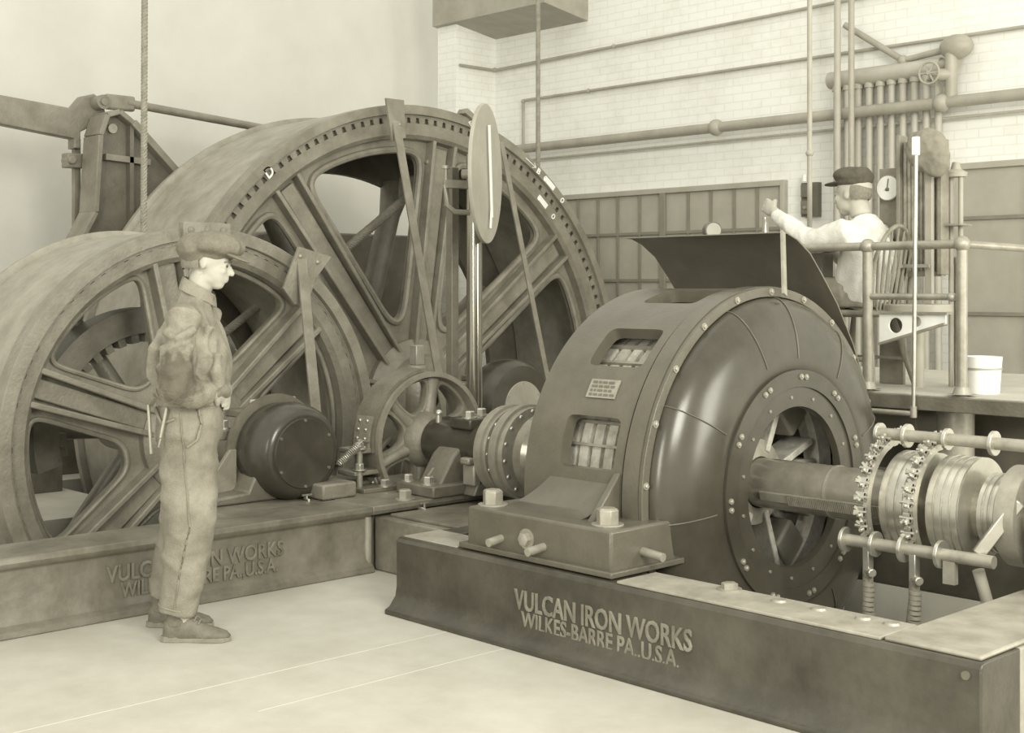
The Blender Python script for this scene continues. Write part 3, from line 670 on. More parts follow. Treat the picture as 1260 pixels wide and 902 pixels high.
def arrow(ph, sg):
    a = math.radians(ph); c0 = Vector((-8.492, 7.05+2.37*math.cos(a), .6+2.37*math.sin(a))); u = Vector((0, -math.sin(a), math.cos(a)))*sg; er = Vector((0, math.cos(a), math.sin(a)))
    MB().bar(c0-u*.08, c0+u*.06, .006, .003, (1, 0, 0)).bar(c0+u*.07, c0+u*.03+er*.025, .006, .003, (1, 0, 0)).bar(c0+u*.07, c0+u*.03-er*.025, .006, .003, (1, 0, 0)).build('painted_arrow', 'white', d2, smooth=False)
arrow(76.2, 1); arrow(58.3, -1)
# lug plates on the rims
MB().bar((-8.52, 7.75, 2.86), (-8.52, 7.50, 3.01), .05, .12, (1, 0, 0)).build('rim_lug', 'cast', d2, bevel=.005)
a = math.radians(101)
MB().box(-7.12, -7.06, 4.02, 4.34, 1.80, 1.895).build('splice_plate', 'cast', d1, bevel=.004)
bolts([(-7.058, 4.07+.11*k, 1.85) for k in range(3)], (1, 0, 0), .014, .012, 'cast', d1)

# pointer bars between the bearings and the rims
def pointer(p0, p1, wd, label, plate_=None, m='cast'):
    t_ = thing('pointer_bar', label, 'bar', p0)
    MB().bar(p0, p1, .018, wd, (0, 1, 0)).build('bar', m, t_, bevel=.003)
    if plate_:
        P, bl = plate_
        MB().prism(P, lambda u, v: (p1[0]-.01, u, v), lambda u, v: (p1[0]+.014, u, v)).build('gusset', m, t_, bevel=.003)
        bolts([(p1[0]+.016, a, b) for a, b in bl], (1, 0, 0), .014, .012, 'steel_dull', t_, 'rivet', True)
    return t_
pointer((-6.5, 4.62, .345), (-6.92, 4.76, 1.70), .07, 'riveted steel bar with pointed plate standing against the small wheel rim',
        ([(4.62, 1.5), (4.735, 1.76), (4.98, 1.70), (4.86, 1.56), (4.80, 1.40), (4.70, 1.40)], [(4.74, 1.70), (4.74, 1.61), (4.74, 1.53), (4.87, 1.665)]))
pointer((-7.72, 6.67, .345), (-8.3, 6.60, 2.85), .075, 'long flat steel bar leaning up to the big wheel rim, left of the column',
        ([(6.50, 3.0), (6.68, 3.0), (6.70, 2.70), (6.56, 2.66)], [(6.63, 2.8), (6.63, 2.73)]))
pointer((-7.75, 7.87, .345), (-8.3, 7.75, 2.75), .05, 'thin steel bar leaning up to the big wheel rim, right of the oval dial')

# ================================================================== INDICATOR COLUMN WITH DIAL
ic = thing('indicator_column', 'tall polished round column with a large dial plate on top', 'indicator', (-6.29, 5.64, .345))
MB().cyl((-6.29, 5.64, .345), (-6.29, 5.64, 2.35), .05, n=28).build('column', 'brass', ic)
MB().cyl((-6.29, 5.64, .345), (-6.29, 5.64, .40), .10, n=28).build('base', 'cast_dark', ic, bevel=.008)
nd = Vector((.82, .572, 0)); ud = Vector((-.572, .82, 0)); c0 = Vector((-6.14, 5.60, 2.215))
b = MB(); b.loft([c0-nd*.012, c0+nd*.012], [.435, .435], 64, ref=(0, 0, 1)); b.build('dial', 'pipe', ic, bevel=.004)
b = MB(); b.bar(c0+nd*.03+Vector((0, 0, .30))-ud*.03, c0+nd*.03-Vector((0, 0, .27))+ud*.05, .02, .012, nd).bar(c0+nd*.03-Vector((0, 0, .2))+ud*.04, c0+nd*.03-Vector((0, 0, .34))+ud*.01, .014, .01, nd)
b.build('pointer', 'white', ic)
MB().cyl(c0, c0-nd*.15, .03).build('boss', 'cast', ic)
bx = thing('pipe_clamp', 'small T shaped screw clamp fixed beside the dial of tall column', 'clamp', (-6.33, 5.50, 2.0))
MB().bar((-6.34, 5.44, 2.155), (-6.29, 5.60, 2.155), .05, .05).cyl((-6.345, 5.45, 2.15), (-6.345, 5.45, 2.26), .012, n=10).cyl((-6.345, 5.45, 2.25), (-6.345, 5.45, 2.27), .028, n=14).loft([(-6.345, 5.45, 2.15), (-6.345, 5.46, 2.02), (-6.32, 5.50, 1.98), (-6.29, 5.6, 1.98)], .018, 10).build('clamp_body', 'steel_dull', bx)
# rectangular post right behind the column
tag(MB().box(-6.52, -6.46, 5.60, 5.66, .345, 2.28).box(-6.54, -6.44, 5.57, 5.69, .345, .40).build('guide_post', 'cast_dark', bevel=.006), 'dark square post just behind the polished column', 'post')

# ================================================================== ROPES
def rope(pts, r, label, group='steel wire ropes'):
    P = [Vector(p) for p in pts]; b = MB(); L_ = sum((P[i+1]-P[i]).length for i in range(len(P)-1)); n = int(L_/.02)
    Q = []
    for k in range(n+1):
        d = L_*k/n; i = 0
        while i < len(P)-2 and d > (P[i+1]-P[i]).length: d -= (P[i+1]-P[i]).length; i += 1
        Q.append(P[i].lerp(P[i+1], min(1, d/(P[i+1]-P[i]).length)))
    u, v = frame(P[1]-P[0])
    for s in range(6):
        pp = []
        for k, q in enumerate(Q):
            a = 2*PI*(s/6+k*.02/.16); pp.append(q+(u*math.cos(a)+v*math.sin(a))*r*.55)
        b.loft(pp, r*.38, 6)
    return tag(b.build('wire_rope', 'rope'), label, 'rope', group)
rope([(-8.45+.0, 4.50, 1.3), (-8.45, 4.52, 5.6)], .026, 'steel rope hanging vertically at left, in front of the brake post')
rope([(-9.2, 9.08, 2.0), (-9.2, 9.08, 5.6)], .026, 'steel rope rising vertically behind the big wheel, against the brick wall')
rope([(-9.15, 7.52, 2.38), (-9.15, 6.55, 1.70)], .045, 'steel rope slanting from the clamp inside the big drum')
rope([(-7.85, 5.22, 1.50), (-7.85, 4.6, 1.08)], .034, 'steel rope slanting inside the small drum, right of the man')

# ================================================================== BRAKE POST AND LEVER
bp_ = thing('brake_post', 'tapered cast brake post with diagonal rib at far left', 'brake post', (-10.4, 5.3, 0))
plate('web', [[(5.06, 2.80), (5.12, 2.93), (5.22, 2.95), (5.32, 2.86), (6.15, 2.10), (6.3, 1.2), (6.3, 0), (4.5, 0), (4.6, 1.6), (4.9, 1.9), (5.02, 2.15)], ], .16, lambda u, v, w_: (-10.36+w_, u, v), 'cast_dark', bp_, bevel=.01)
b = MB(); fl = [(4.6, 1.6), (4.86, 1.86), (5.0, 2.12), (5.04, 2.75), (5.10, 2.92), (5.21, 2.955), (5.33, 2.87)]
for i in range(len(fl)-1): b.bar((-10.30, *fl[i]), (-10.30, *fl[i+1]), .045, .28, (1, 0, 0))
b.build('edge_flange', 'cast', bp_, bevel=.008)
MB().bar((-10.3, 5.33, 2.88), (-10.3, 6.2, 2.05), .06, .28, (1, 0, 0)).build('diagonal_flange', 'cast', bp_, bevel=.008)
MB().bar((-10.25, 5.33, 2.9), (-10.25, 5.33, 1.2), .035, .1, (1, 0, 0)).build('rib', 'cast_dark', bp_)
MB().bar((-10.25, 5.10, 2.58), (-10.25, 5.50, 2.56), .05, .1, (1, 0, 0)).build('rib', 'cast', bp_)
MB().bar((-10.25, 5.42, 2.18), (-10.25, 5.95, 1.9), .04, .1, (1, 0, 0)).build('rib', 'cast', bp_)
MB().cyl((-10.28, 5.18, 2.82), (-10.24, 5.18, 2.82), .04).build('pin', 'steel_dull', bp_)
bl = thing('brake_lever', 'heavy lever arm pinned over the left brake post with a long rod', 'lever', (-10.4, 5.14, 2.8))
plate('arm', [[(3.9, 3.08), (4.95, 2.99), (5.04, 3.1), (5.14, 3.13), (5.22, 3.08), (5.24, 2.98), (5.16, 2.88), (5.02, 2.80), (5.02, 2.66), (4.96, 2.66), (4.96, 2.74), (3.9, 2.86)]], .1, lambda u, v, w_: (-10.55+w_, u, v), 'cast', bl, bevel=.015)
MB().cyl((-10.5, 5.16, 3.05), (-10.36, 5.16, 3.05), .06).cyl((-10.36, 5.16, 3.05), (-10.34, 5.16, 3.05), .03).build('pivot_pin', 'cast', bl)
MB().box(-10.46, -10.40, 5.2, 5.47, 3.0, 3.13).build('clevis', 'cast', bl, bevel=.02)
MB().cyl((-10.43, 5.4, 3.07), (-10.43, 8.2, 2.86), .036).build('rod', 'cast', bl)
MB().box(-10.6, -10.48, 4.90, 5.06, 2.50, 2.62).cyl((-10.6, 4.93, 2.56), (-10.44, 4.93, 2.56), .035).build('stop_block', 'cast', bl, bevel=.01)
MB().box(-10.6, -10.55, 4.99, 5.05, 1.95, 2.75).build('link', 'cast', bl, bevel=.006)
# dark housings standing behind the drums
tag(MB().prism([(2.6, 0), (2.6, 1.0), (3.2, 1.3), (6.4, 1.3), (6.4, 0)], lambda u, v: (-11.5, u, v), lambda u, v: (-10.9, u, v)).build('machine_housing', 'cast_dark', bevel=.02), 'low dark machine housing seen through the small wheel window', 'machine housing')
tag(MB().prism([(6.6, 0), (6.6, 1.75), (6.9, 2.02), (7.1, 2.05), (9.1, 2.05), (9.1, 0)], lambda u, v: (-11.6, u, v), lambda u, v: (-10.75, u, v)).build('machine_housing', 'cast_dark', bevel=.02), 'tall dark machine housing seen through the big wheel window', 'machine housing')

# ================================================================== SHIELD BEHIND THE MOTOR
sd = thing('arc_shield', 'curved dark sheet metal guard rising behind the motor', 'guard', (-4.2, 5.7, .345))
P = [(5.30, 1.765), (5.36, 1.762), (5.44, 1.735), (5.55, 1.67), (5.66, 1.56), (5.79, 1.42), (5.93, 1.22), (6.05, 1.0), (6.12, .80), (6.16, .5), (6.16, .345)]
b = MB(); vs = []
XS = [-3.73, -4.1, -4.5, -4.72]
n = len(P)
def sheet(off): return [[(x, y+off*.8+(.0 if x > -4.6 else 0), z+off*.6) for y, z in P] for x in XS]
A = sheet(0); B = sheet(.008)
for g in (A, B):
    for r in g: vs += r
fs = []
for g in (0, 1):
    o = g*len(XS)*n
    for i in range(len(XS)-1):
        for j in range(n-1): fs.append((o+i*n+j, o+(i+1)*n+j, o+(i+1)*n+j+1, o+i*n+j+1))
q = len(XS)*n
for i in range(len(XS)-1):
    for j in (0, n-1): fs.append((i*n+j, (i+1)*n+j, q+(i+1)*n+j, q+i*n+j))
for i in (0, len(XS)-1):
    for j in range(n-1): fs.append((i*n+j, i*n+j+1, q+i*n+j+1, q+i*n+j))
b.add(vs, fs); b.build('sheet', 'black', sd, ang=50)
MB().bar((-3.585, 5.13, 1.47), (-3.72, 5.31, 1.77), .03, .012, (1, 0, 0)).build('strap', 'steel_dull', sd)

# ================================================================== OPERATOR'S PLATFORM
pf = thing('operator_platform', 'raised dark platform with a pale deck carrying the seated operator', 'platform', (-4.6, 7.6, 0))
PZ = .93
MB().box(-6.0, -3.1, 6.52, 8.6, PZ-.085, PZ-.005).build('frame', 'cast_dark', pf, bevel=.006)
MB().box(-5.98, -3.12, 6.54, 8.58, PZ-.005, PZ).build('deck', 'floor', pf)
for x in (-5.6, -3.62): MB().cyl((x, 6.78, 0), (x, 6.78, PZ-.085), .10, n=28).build('pillar', 'steel_dull', pf)
MB().box(-5.9, -3.2, 7.2, 7.3, 0, PZ-.085).build('dark_backing', 'black', pf)  # black sheet added as dark backdrop for the shade under the deck
tag(MB().cyl((-5.9, 6.98, .75), (-3.75, 6.98, .75), .085, n=28).cyl((-3.98, 6.98, .75), (-3.92, 6.98, .75), .10, n=28).build('air_duct', 'pipe'), 'thick horizontal pipe running under the platform edge', 'pipe')
tag(MB().box(-4.3, -2.9, 6.4, 6.7, 0, .34).box(-4.25, -2.95, 6.45, 6.66, .34, .5).build('dark_backing_block', 'black', bevel=.01), 'low black block added to darken the space under the platform, beyond the shaft', 'machine base')  # black block added to darken the floor strip beyond the shaft

rl = thing('guard_railing', 'pipe railing with ball fittings around the platform', 'railing', (-4.0, 6.6, PZ))
ZT = 1.735
RY = 6.57
def post(x, y, z1, r=.028):
    MB().cyl((x, y, PZ), (x, y, z1), r).build('post', 'steel_dull', rl)
    MB().ball((x, y, z1), r*1.55, 16, 10).build('ball_fitting', 'steel_dull', rl)
    MB().rev([(PZ, .0), (PZ+.012, .075), (PZ+.012, .05), (PZ+.05, .035), (PZ+.05, 0)], (x, y), 28, 'Z').build('floor_flange', 'steel_dull', rl)
post(-4.035, RY, ZT); post(-3.47, RY, ZT)
MB().cyl((-4.9, RY, ZT), (-3.47, RY, ZT), .024).build('top_rail', 'steel_dull', rl)
MB().cyl((-3.47, RY, ZT), (-3.3, 6.95, ZT-.02), .02).build('top_rail', 'steel_dull', rl)
MB().cyl((-4.035, RY, 1.455), (-3.53, RY, 1.455), .018).ball((-3.53, RY, 1.455), .026, 12, 8).build('middle_rail', 'steel_dull', rl)
MB().cyl((-4.25, 7.25, 1.66), (-3.86, 7.25, 1.66), .02).cyl((-3.86, 7.25, PZ), (-3.86, 7.25, 1.66), .018).ball((-3.86, 7.25, 1.66), .03, 12, 8).build('rear_rail', 'steel_dull', rl)
br = thing('shelf_bracket', 'white triangular iron bracket with round holes on railing post', 'bracket', (-3.9, 6.6, 1.25))
hole = lambda c, r: [(c[0]+r*math.cos(2*PI*k/24), c[1]+r*math.sin(2*PI*k/24)) for k in range(24)]
plate('web', [[(-4.0, 1.36), (-3.60, 1.36), (-3.60, 1.31), (-4.0, 1.19)], hole((-3.90, 1.295), .043), hole((-3.77, 1.318), .028)], .014, lambda u, v, w_: (u, 6.64+w_, v), 'white', br)
MB().bar((-4.0, 6.64, 1.19), (-3.60, 6.64, 1.31), .05, .012, (0, 0, 1)).bar((-4.0, 6.64, 1.366), (-3.58, 6.64, 1.366), .06, .012, (0, 0, 1)).build('flange', 'steel_dull', br)

# thin rod with a white tag
sk = thing('tall_rod', 'thin tall steel rod with a small white tag at its top', 'rod', (-3.69, 6.46, .85))
MB().cyl((-3.69, 6.46, .87), (-3.675, 6.46, 2.22), .011, n=12).build('rod', 'steel', sk)
MB().box(-3.695, -3.655, 6.445, 6.47, 2.21, 2.31).build('white_tag', 'white', sk, bevel=.006)
MB().cyl((-3.69, 6.46, .87), (-3.69, 6.46, .81), .018).cyl((-3.69, 6.46, .83), (-4.0, 6.46, .83), .015).build('elbow_pipe', 'steel_dull', sk)

# indicator stand: ribbed wooden panel, posts, round base
ist = thing('indicator_stand', 'ribbed wooden depth indicator on two flat posts, right of the operator', 'indicator', (-3.98, 7.0, PZ))
b = MB()
for k in range(9):
    x = -4.10+.026*k; b.box(x, x+.021, 7.06, 7.10+.006*(k % 2), 1.60, 2.36)
b.build('ribbed_panel', 'barkwood', ist, bevel=.003)
MB().box(-4.13, -4.105, 7.03, 7.12, 1.58, 2.40).box(-3.868, -3.84, 7.03, 7.12, 1.58, 2.36).build('side_board', 'wood', ist, bevel=.004)
MB().box(-4.12, -3.85, 7.05, 7.10, 1.57, 1.60).build('sill', 'wood', ist)
for x in (-4.09, -3.90): MB().box(x-.022, x+.022, 6.99, 7.02, 1.41, 2.3 if x > -4 else 1.75).build('flat_post', 'pipe', ist, bevel=.003)
MB().cyl((-3.98, 7.0, 1.36), (-3.98, 7.0, 1.41), .20, n=48).build('round_base', 'pipe', ist, bevel=.008)
MB().cyl((-3.98, 7.02, PZ), (-3.98, 7.02, 1.36), .035).build('stem', 'pipe', ist)
MB().bar((-4.2, 6.97, 1.63), (-3.88, 6.97, 1.63), .012, .02).build('cross_rod', 'steel', ist)
gb = thing('gauge_board', 'dark upright gauge board with a white clock-like dial', 'gauge', (-4.22, 7.13, PZ))
MB().box(-4.30, -4.14, 7.13, 7.16, PZ, 2.22).build('board', 'wood', gb, bevel=.004)
MB().cyl((-4.225, 7.13, 2.10), (-4.225, 7.10, 2.10), .078, n=40).build('bezel', 'steel_dull', gb)
MB().cyl((-4.225, 7.10, 2.10), (-4.225, 7.097, 2.10), .072, n=40).build('dial', 'glass', gb)
MB().bar((-4.225, 7.094, 2.10), (-4.218, 7.094, 2.155), .006, .004).cyl((-4.225, 7.097, 2.095), (-4.225, 7.09, 2.085), .012, n=12).build('needle', 'black', gb)
MB().cyl((-4.16, 7.13, 1.98), (-4.16, 7.12, 1.98), .006, n=8).build('screw', 'white', gb)
gp = thing('twin_standpipe', 'pair of thin vertical pipes with a capped top and small shelf', 'pipe', (-3.81, 7.15, PZ))
for x in (-3.855, -3.795): MB().cyl((x, 7.17, PZ), (x, 7.17, 2.16), .014, n=12).build('pipe', 'pipe', gp)
MB().rev([(2.14, 0), (2.145, .06), (2.17, .065), (2.19, .03), (2.23, .02), (2.23, 0)], (-3.825, 7.17), 24, 'Z').build('cap', 'pipe', gp)
MB().box(-3.86, -3.74, 7.06, 7.2, 1.86, 1.87).build('shelf', 'wood', gp)
# hanging cloth cap
c_ = MB()
c_.ball((-3.89, 6.96, 2.29), (.125, .07, .125), 24, 16).ball((-3.83, 6.95, 2.23), (.09, .06, .10), 20, 12).ball((-3.97, 6.99, 2.31), (.07, .05, .10), 16, 10)
tag(organic(c_, .008, 3, .007, 12).build('hanging_cap', 'shadecloth'), 'large grey cloth cap hung on top of the wooden indicator', 'cap')
bk = thing('bucket', 'white round bucket on the platform at far right', 'bucket', (-3.40, 6.85, PZ))
MB().rev([(PZ, 0), (PZ, .085), (PZ+.2, .10), (PZ+.2, .092), (PZ+.01, .08), (PZ+.01, 0)], (-3.50, 6.86), 32, 'Z').build('pail', 'white', bk)
MB().rev([(PZ+.13, .0965), (PZ+.13, .1), (PZ+.14, .1005), (PZ+.14, .097)], (-3.50, 6.86), 32, 'Z').build('hoop', 'pipe', bk)

# control levers and gauge
def lever(x, y, x1, z1, label):
    t_ = thing('control_lever', label, 'lever', (x, y, PZ))
    MB().bar((x, y, PZ), (x1, y, z1), .022, .035, (0, 1, 0)).build('stem', 'steel_dull', t_, bevel=.003)
    MB().cyl((x1, y, z1-.10), (x1-.002, y, z1+.01), .018).build('grip', 'steel', t_)
    MB().box(x-.12, x+.12, y-.04, y+.04, PZ, PZ+.1).build('quadrant', 'cast_dark', t_, bevel=.01)
lever(-4.96, 6.80, -4.89, 1.93, 'control lever gripped by the seated operator')
lever(-4.62, 6.80, -4.75, 1.90, 'second control lever, slanting, nearer the operator')
pg = thing('pressure_gauge', 'small round gauge peeping over the curved guard', 'gauge', (-5.30, 6.8, PZ))
gx, gy, gz = -5.30, 6.8, 1.87
MB().cyl((gx-.02, gy, gz), (gx+.03, gy-.03, gz), .055, n=32).build('case', 'cast_dark', pg)
MB().cyl((gx+.03, gy-.03, gz), (gx+.034, gy-.033, gz), .047, n=32).build('dial', 'rad', pg)
MB().cyl((gx-.01, gy, PZ), (gx-.01, gy, gz-.05), .018).build('stand', 'steel_dull', pg)
MB().loft([(gx-.01, gy, 1.66), (gx-.08, gy, 1.66), (gx-.12, gy, 1.62), (gx-.12, gy, 1.5)], .012, 8).build('branch_pipe', 'steel_dull', pg)
bxm = thing('control_box', 'dark block with a sloping cap by the levers', 'control box', (-4.55, 6.95, PZ))
MB().box(-4.64, -4.52, 6.86, 6.98, PZ, 1.72).build('pedestal', 'cast_dark', bxm, bevel=.01)
MB().prism([(-4.67, 1.74), (-4.50, 1.74), (-4.52, 1.80), (-4.60, 1.82), (-4.67, 1.80)], lambda u, v: (u, 6.85, v), lambda u, v: (u, 6.99, v)).build('cap', 'black', bxm, bevel=.006)

# ================================================================== WALL SERVICES
def pipe_run(name, pts, r, m, label, cat='pipe', joints=(), group=None):
    t_ = thing(name, label, cat, pts[0], group)
    MB().loft(pts, r, 16).build('pipe', m, t_)
    for p in joints: MB().ball(p, r*1.6, 14, 8).build('fitting', m, t_)
    return t_
pipe_run('wall_pipe', [(-10.4, 9.80, 2.98), (-3.2, 9.80, 2.98)], .048, 'pipe', 'thick dark pipe running along the brick wall', joints=[(-7.6, 9.8, 2.98), (-5.35, 9.8, 2.98)])
pipe_run('wall_pipe', [(-10.3, 9.93, 2.87), (-3.2, 9.93, 2.87)], .013, 'rad', 'thin pale pipe just below the thick wall pipe')
pipe_run('conduit', [(-10.31, 9.95, 2.9), (-10.31, 9.95, 3.49), (-10.28, 9.95, 3.52), (-3.2, 9.95, 3.52)], .016, 'pipe', 'thin conduit with an elbow, bending down behind the big wheel', 'conduit', joints=[(-10.31, 9.95, 3.51), (-9.35, 9.95, 3.52)])
pipe_run('conduit', [(-10.77, 9.45, 3.9), (-10.77, 9.93, 3.9), (-10.7, 9.95, 3.9), (-3.2, 9.95, 4.02)], .016, 'pipe', 'upper thin conduit turning at the brick corner', 'conduit', joints=[(-10.75, 9.94, 3.9), (-9.0, 9.95, 3.93)])
pipe_run('standing_pipe', [(-4.84, 7.2, PZ), (-4.84, 7.2, 5.6)], .016, 'pipe', 'tall vertical pipe with a coupling, in front of the operator', joints=[(-4.84, 7.2, 2.36)])
pipe_run('standing_pipe', [(-6.22, 9.66, 0), (-6.22, 9.66, 5.6)], .028, 'rad', 'pale vertical pipe behind the operator, left of the pair')
pipe_run('standing_pipe', [(-6.03, 9.57, 0), (-6.03, 9.57, 5.6)], .026, 'pipe', 'dark vertical pipe behind the operator, right of the pair')
pipe_run('steam_pipe', [(-6.3, 9.9, 3.75), (-5.75, 9.9, 3.38), (-5.35, 9.9, 3.42)], .028, 'pipe', 'slanting pipe leading to the valve at upper right', joints=[(-5.75, 9.9, 3.38)])
rd = thing('pipe_radiator', 'wall radiator of ten vertical pipes under a thick header', 'radiator', (-5.95, 9.9, .5))
MB().cyl((-6.45, 9.9, 3.29), (-5.40, 9.9, 3.29), .072, n=24).build('header', 'rad', rd)
MB().cyl((-6.5, 9.9, .5), (-5.40, 9.9, .5), .072, n=24).build('header', 'rad', rd)
for k in range(10): x = -6.38+.105*k; MB().cyl((x, 9.9, .5), (x, 9.9, 3.26), .030, n=16).cyl((x, 9.9, 3.19), (x, 9.9, 3.24), .042, n=16).build('vertical_pipe', 'rad', rd)
vv = thing('steam_valve', 'wheel valve on the radiator header at upper right', 'valve', (-5.33, 9.8, 2.98))
MB().cyl((-5.28, 9.82, 2.98), (-5.28, 9.82, 3.45), .05).ball((-5.25, 9.85, 3.42), (.14, .1, .1), 16, 10).cyl((-5.42, 9.88, 3.29), (-5.24, 9.85, 3.29), .05).build('body', 'pipe', vv)
b = MB().rev([(9.62+.01*math.cos(q), .085+.01*math.sin(q)) for q in [2*PI*k/8 for k in range(8)]], (-5.36, 3.20), 32, 'Y', close=True)
for k in range(6):
    a = PI*k/3; b.bar((-5.36, 9.62, 3.20), (-5.36+.085*math.cos(a), 9.62, 3.20+.085*math.sin(a)), .012, .012)
b.cyl((-5.36, 9.6, 3.20), (-5.36, 9.78, 3.20), .015).build('handwheel', 'pipe', vv)
MB().cyl((-5.36, 9.76, 3.2), (-5.28, 9.82, 3.2), .05).build('bonnet', 'pipe', vv)
sw = thing('switch_box', 'dark electric switch box on the brick wall beside the shutters', 'switch', (-6.68, 9.97, 2.13))
MB().box(-6.77, -6.60, 9.94, 10.0, 2.13, 2.43).build('backboard', 'black', sw)
MB().box(-6.75, -6.66, 9.90, 9.94, 2.30, 2.41).box(-6.75, -6.66, 9.90, 9.94, 2.15, 2.27).build('case', 'cast_dark', sw, bevel=.005)
MB().cyl((-6.70, 9.90, 2.21), (-6.70, 9.88, 2.21), .015).build('knob', 'steel', sw)
MB().cyl((-6.73, 9.93, 2.44), (-6.73, 9.93, 2.50), .018).build('insulator', 'white', sw)

# ================================================================== PEOPLE
def hand(mb, w, d, pl, s=1.0, curl=.7):
    # w wrist, d direction of the palm, pl palm normal (fingers curl towards it)
    w = Vector(w); d = Vector(d).normalized(); pl = Vector(pl); pl = (pl-d*pl.dot(d)).normalized(); sd_ = d.cross(pl).normalized()
    mb.loft([w-d*.03*s, w, w+d*.04*s, w+d*.085*s], [(.030*s, .020*s), (.030*s, .019*s), (.042*s, .018*s), (.040*s, .014*s)], 14, ref=pl)
    for i, (off, ln) in enumerate(((-.031, .068), (-.0105, .078), (.0105, .073), (.031, .058))):
        p = w+d*.08*s+sd_*off*s; q = [p-d*.02*s]; a = 0; dirv = d
        for sgm in (.42, .33, .25):
            q.append(q[-1]+dirv*(ln*sgm+(.02 if len(q) == 1 else 0))*s)
            a += curl; dirv = d*math.cos(a)+pl*math.sin(a)
        mb.loft(q, [.0095*s, .0092*s, .0085*s, .007*s], 10); mb.ball(q[-1], .007*s, 8, 6)
    q = [w+d*.02*s-sd_*.028*s, w+d*.05*s-sd_*.05*s+pl*.012*s, w+d*.075*s-sd_*.045*s+pl*.035*s, w+d*.09*s-sd_*.028*s+pl*.05*s]
    mb.loft(q, [.014*s, .012*s, .0105*s, .008*s], 10); mb.ball(q[-1], .008*s, 8, 6)

def head(mb, c, tilt=0.0, s=1.0):
    # head facing +x, c = centre of skull; tilt = nod forward (radians)
    Rm = Matrix.Rotation(tilt, 3, 'Y'); c = Vector(c)
    P = lambda x, y, z: c+Rm @ Vector((x*s, y*s, z*s))
    def E(p, r, n=20): mb.ball(P(*p), tuple(k*s for k in r), n, max(8, n*2//3), rot=Rm)
    E((-.015, 0, .02), (.098, .075, .090), 28)       # skull
    E((.03, 0, -.04), (.062, .058, .075), 24)        # face
    E((.045, 0, -.092), (.034, .036, .026))          # chin
    E((.01, .0, -.075), (.055, .055, .035))          # jaw
    E((.073, 0, .012), (.016, .046, .013))           # brow
    mb.loft([P(.083, 0, .0), P(.098, 0, -.022), P(.108, 0, -.038)], [.007*s, .010*s, .012*s], 12)   # nose
    E((.104, 0, -.040), (.012, .014, .009), 14)
    E((.086, 0, -.062), (.010, .021, .006), 14); E((.084, 0, -.073), (.010, .019, .007), 14)        # lips
    for sy in (-1, 1):
        E((.058, sy*.034, -.030), (.028, .022, .022), 16)      # cheek
        E((-.012, sy*.073, -.012), (.016, .008, .028), 16); E((-.006, sy*.078, -.018), (.009, .006, .015), 12)   # ear
        E((.072, sy*.029, -.006), (.010, .014, .009), 12)
    return P

def face_bits(P, par, X4, eye='eye'):
    for sy in (-1, 1):
        MB().ball(P(.081, sy*.029, -.007), .0065, 10, 8).xf(X4).build('eye', eye, par)
        MB().loft([P(.086, sy*.012, .010), P(.084, sy*.03, .014), P(.072, sy*.046, .010)], .004, 6).xf(X4).build('eyebrow', 'hair', par)

def shoe(x, y, rot, L_=.29, z0=0.0):
    b = MB(); so = MB()
    st = [(-.12, .012, .03), (-.115, .03, .085), (-.09, .036, .115), (-.05, .037, .13), (-.01, .037, .115), (.03, .04, .085), (.07, .046, .068), (.11, .045, .058), (.145, .035, .046), (.165, .014, .028)]
    for i in range(len(st)-1):
        pass
    n = 14; vs = []
    for (xx, hw, h) in st:
        for k in range(n):
            a = 2*PI*k/n; vs.append((xx, hw*math.cos(a)*(1 if math.sin(a) < 0 else .97), .022+max(-.006, (h-.022)*math.sin(a)) if math.sin(a) > 0 else .022+.008*math.sin(a)))
    fs = [(i*n+k, i*n+(k+1) % n, (i+1)*n+(k+1) % n, (i+1)*n+k) for i in range(len(st)-1) for k in range(n)]
    fs += [tuple(range(n)), tuple((len(st)-1)*n+k for k in reversed(range(n)))]
    b.add(vs, fs); b.loft([(-.06, 0, .07), (-.06, 0, .13), (-.058, 0, .19)], [(.047, .038), (.045, .038), (.047, .04)], 18, ref=(0, 1, 0))
    out = [(-.125, 0), (-.115, -.03), (-.07, -.036), (-.01, -.033), (.05, -.042), (.10, -.047), (.145, -.036), (.172, 0), (.145, .036), (.10, .047), (.05, .042), (-.01, .033), (-.07, .036), (-.115, .03)]
    so.prism(out, lambda u, v: (u, v, .0), lambda u, v: (u, v, .020))
    so.prism([(-.127, -.02), (-.11, -.034), (-.05, -.036), (-.05, .036), (-.11, .034), (-.127, .02)], lambda u, v: (u, v, 0), lambda u, v: (u, v, .026))
    T = Matrix.Translation((x, y, z0)) @ Matrix.Rotation(rot, 4, 'Z')
    la = MB()
    for k in range(4):
        xx = -.012+.018*k; zz = .128-.013*k
        la.loft([(xx-.008, -.022, zz-.012), (xx, 0, zz+.004), (xx+.008, .022, zz-.012)], .0028, 6)
    return b.xf(T), so.xf(T), la.xf(T)

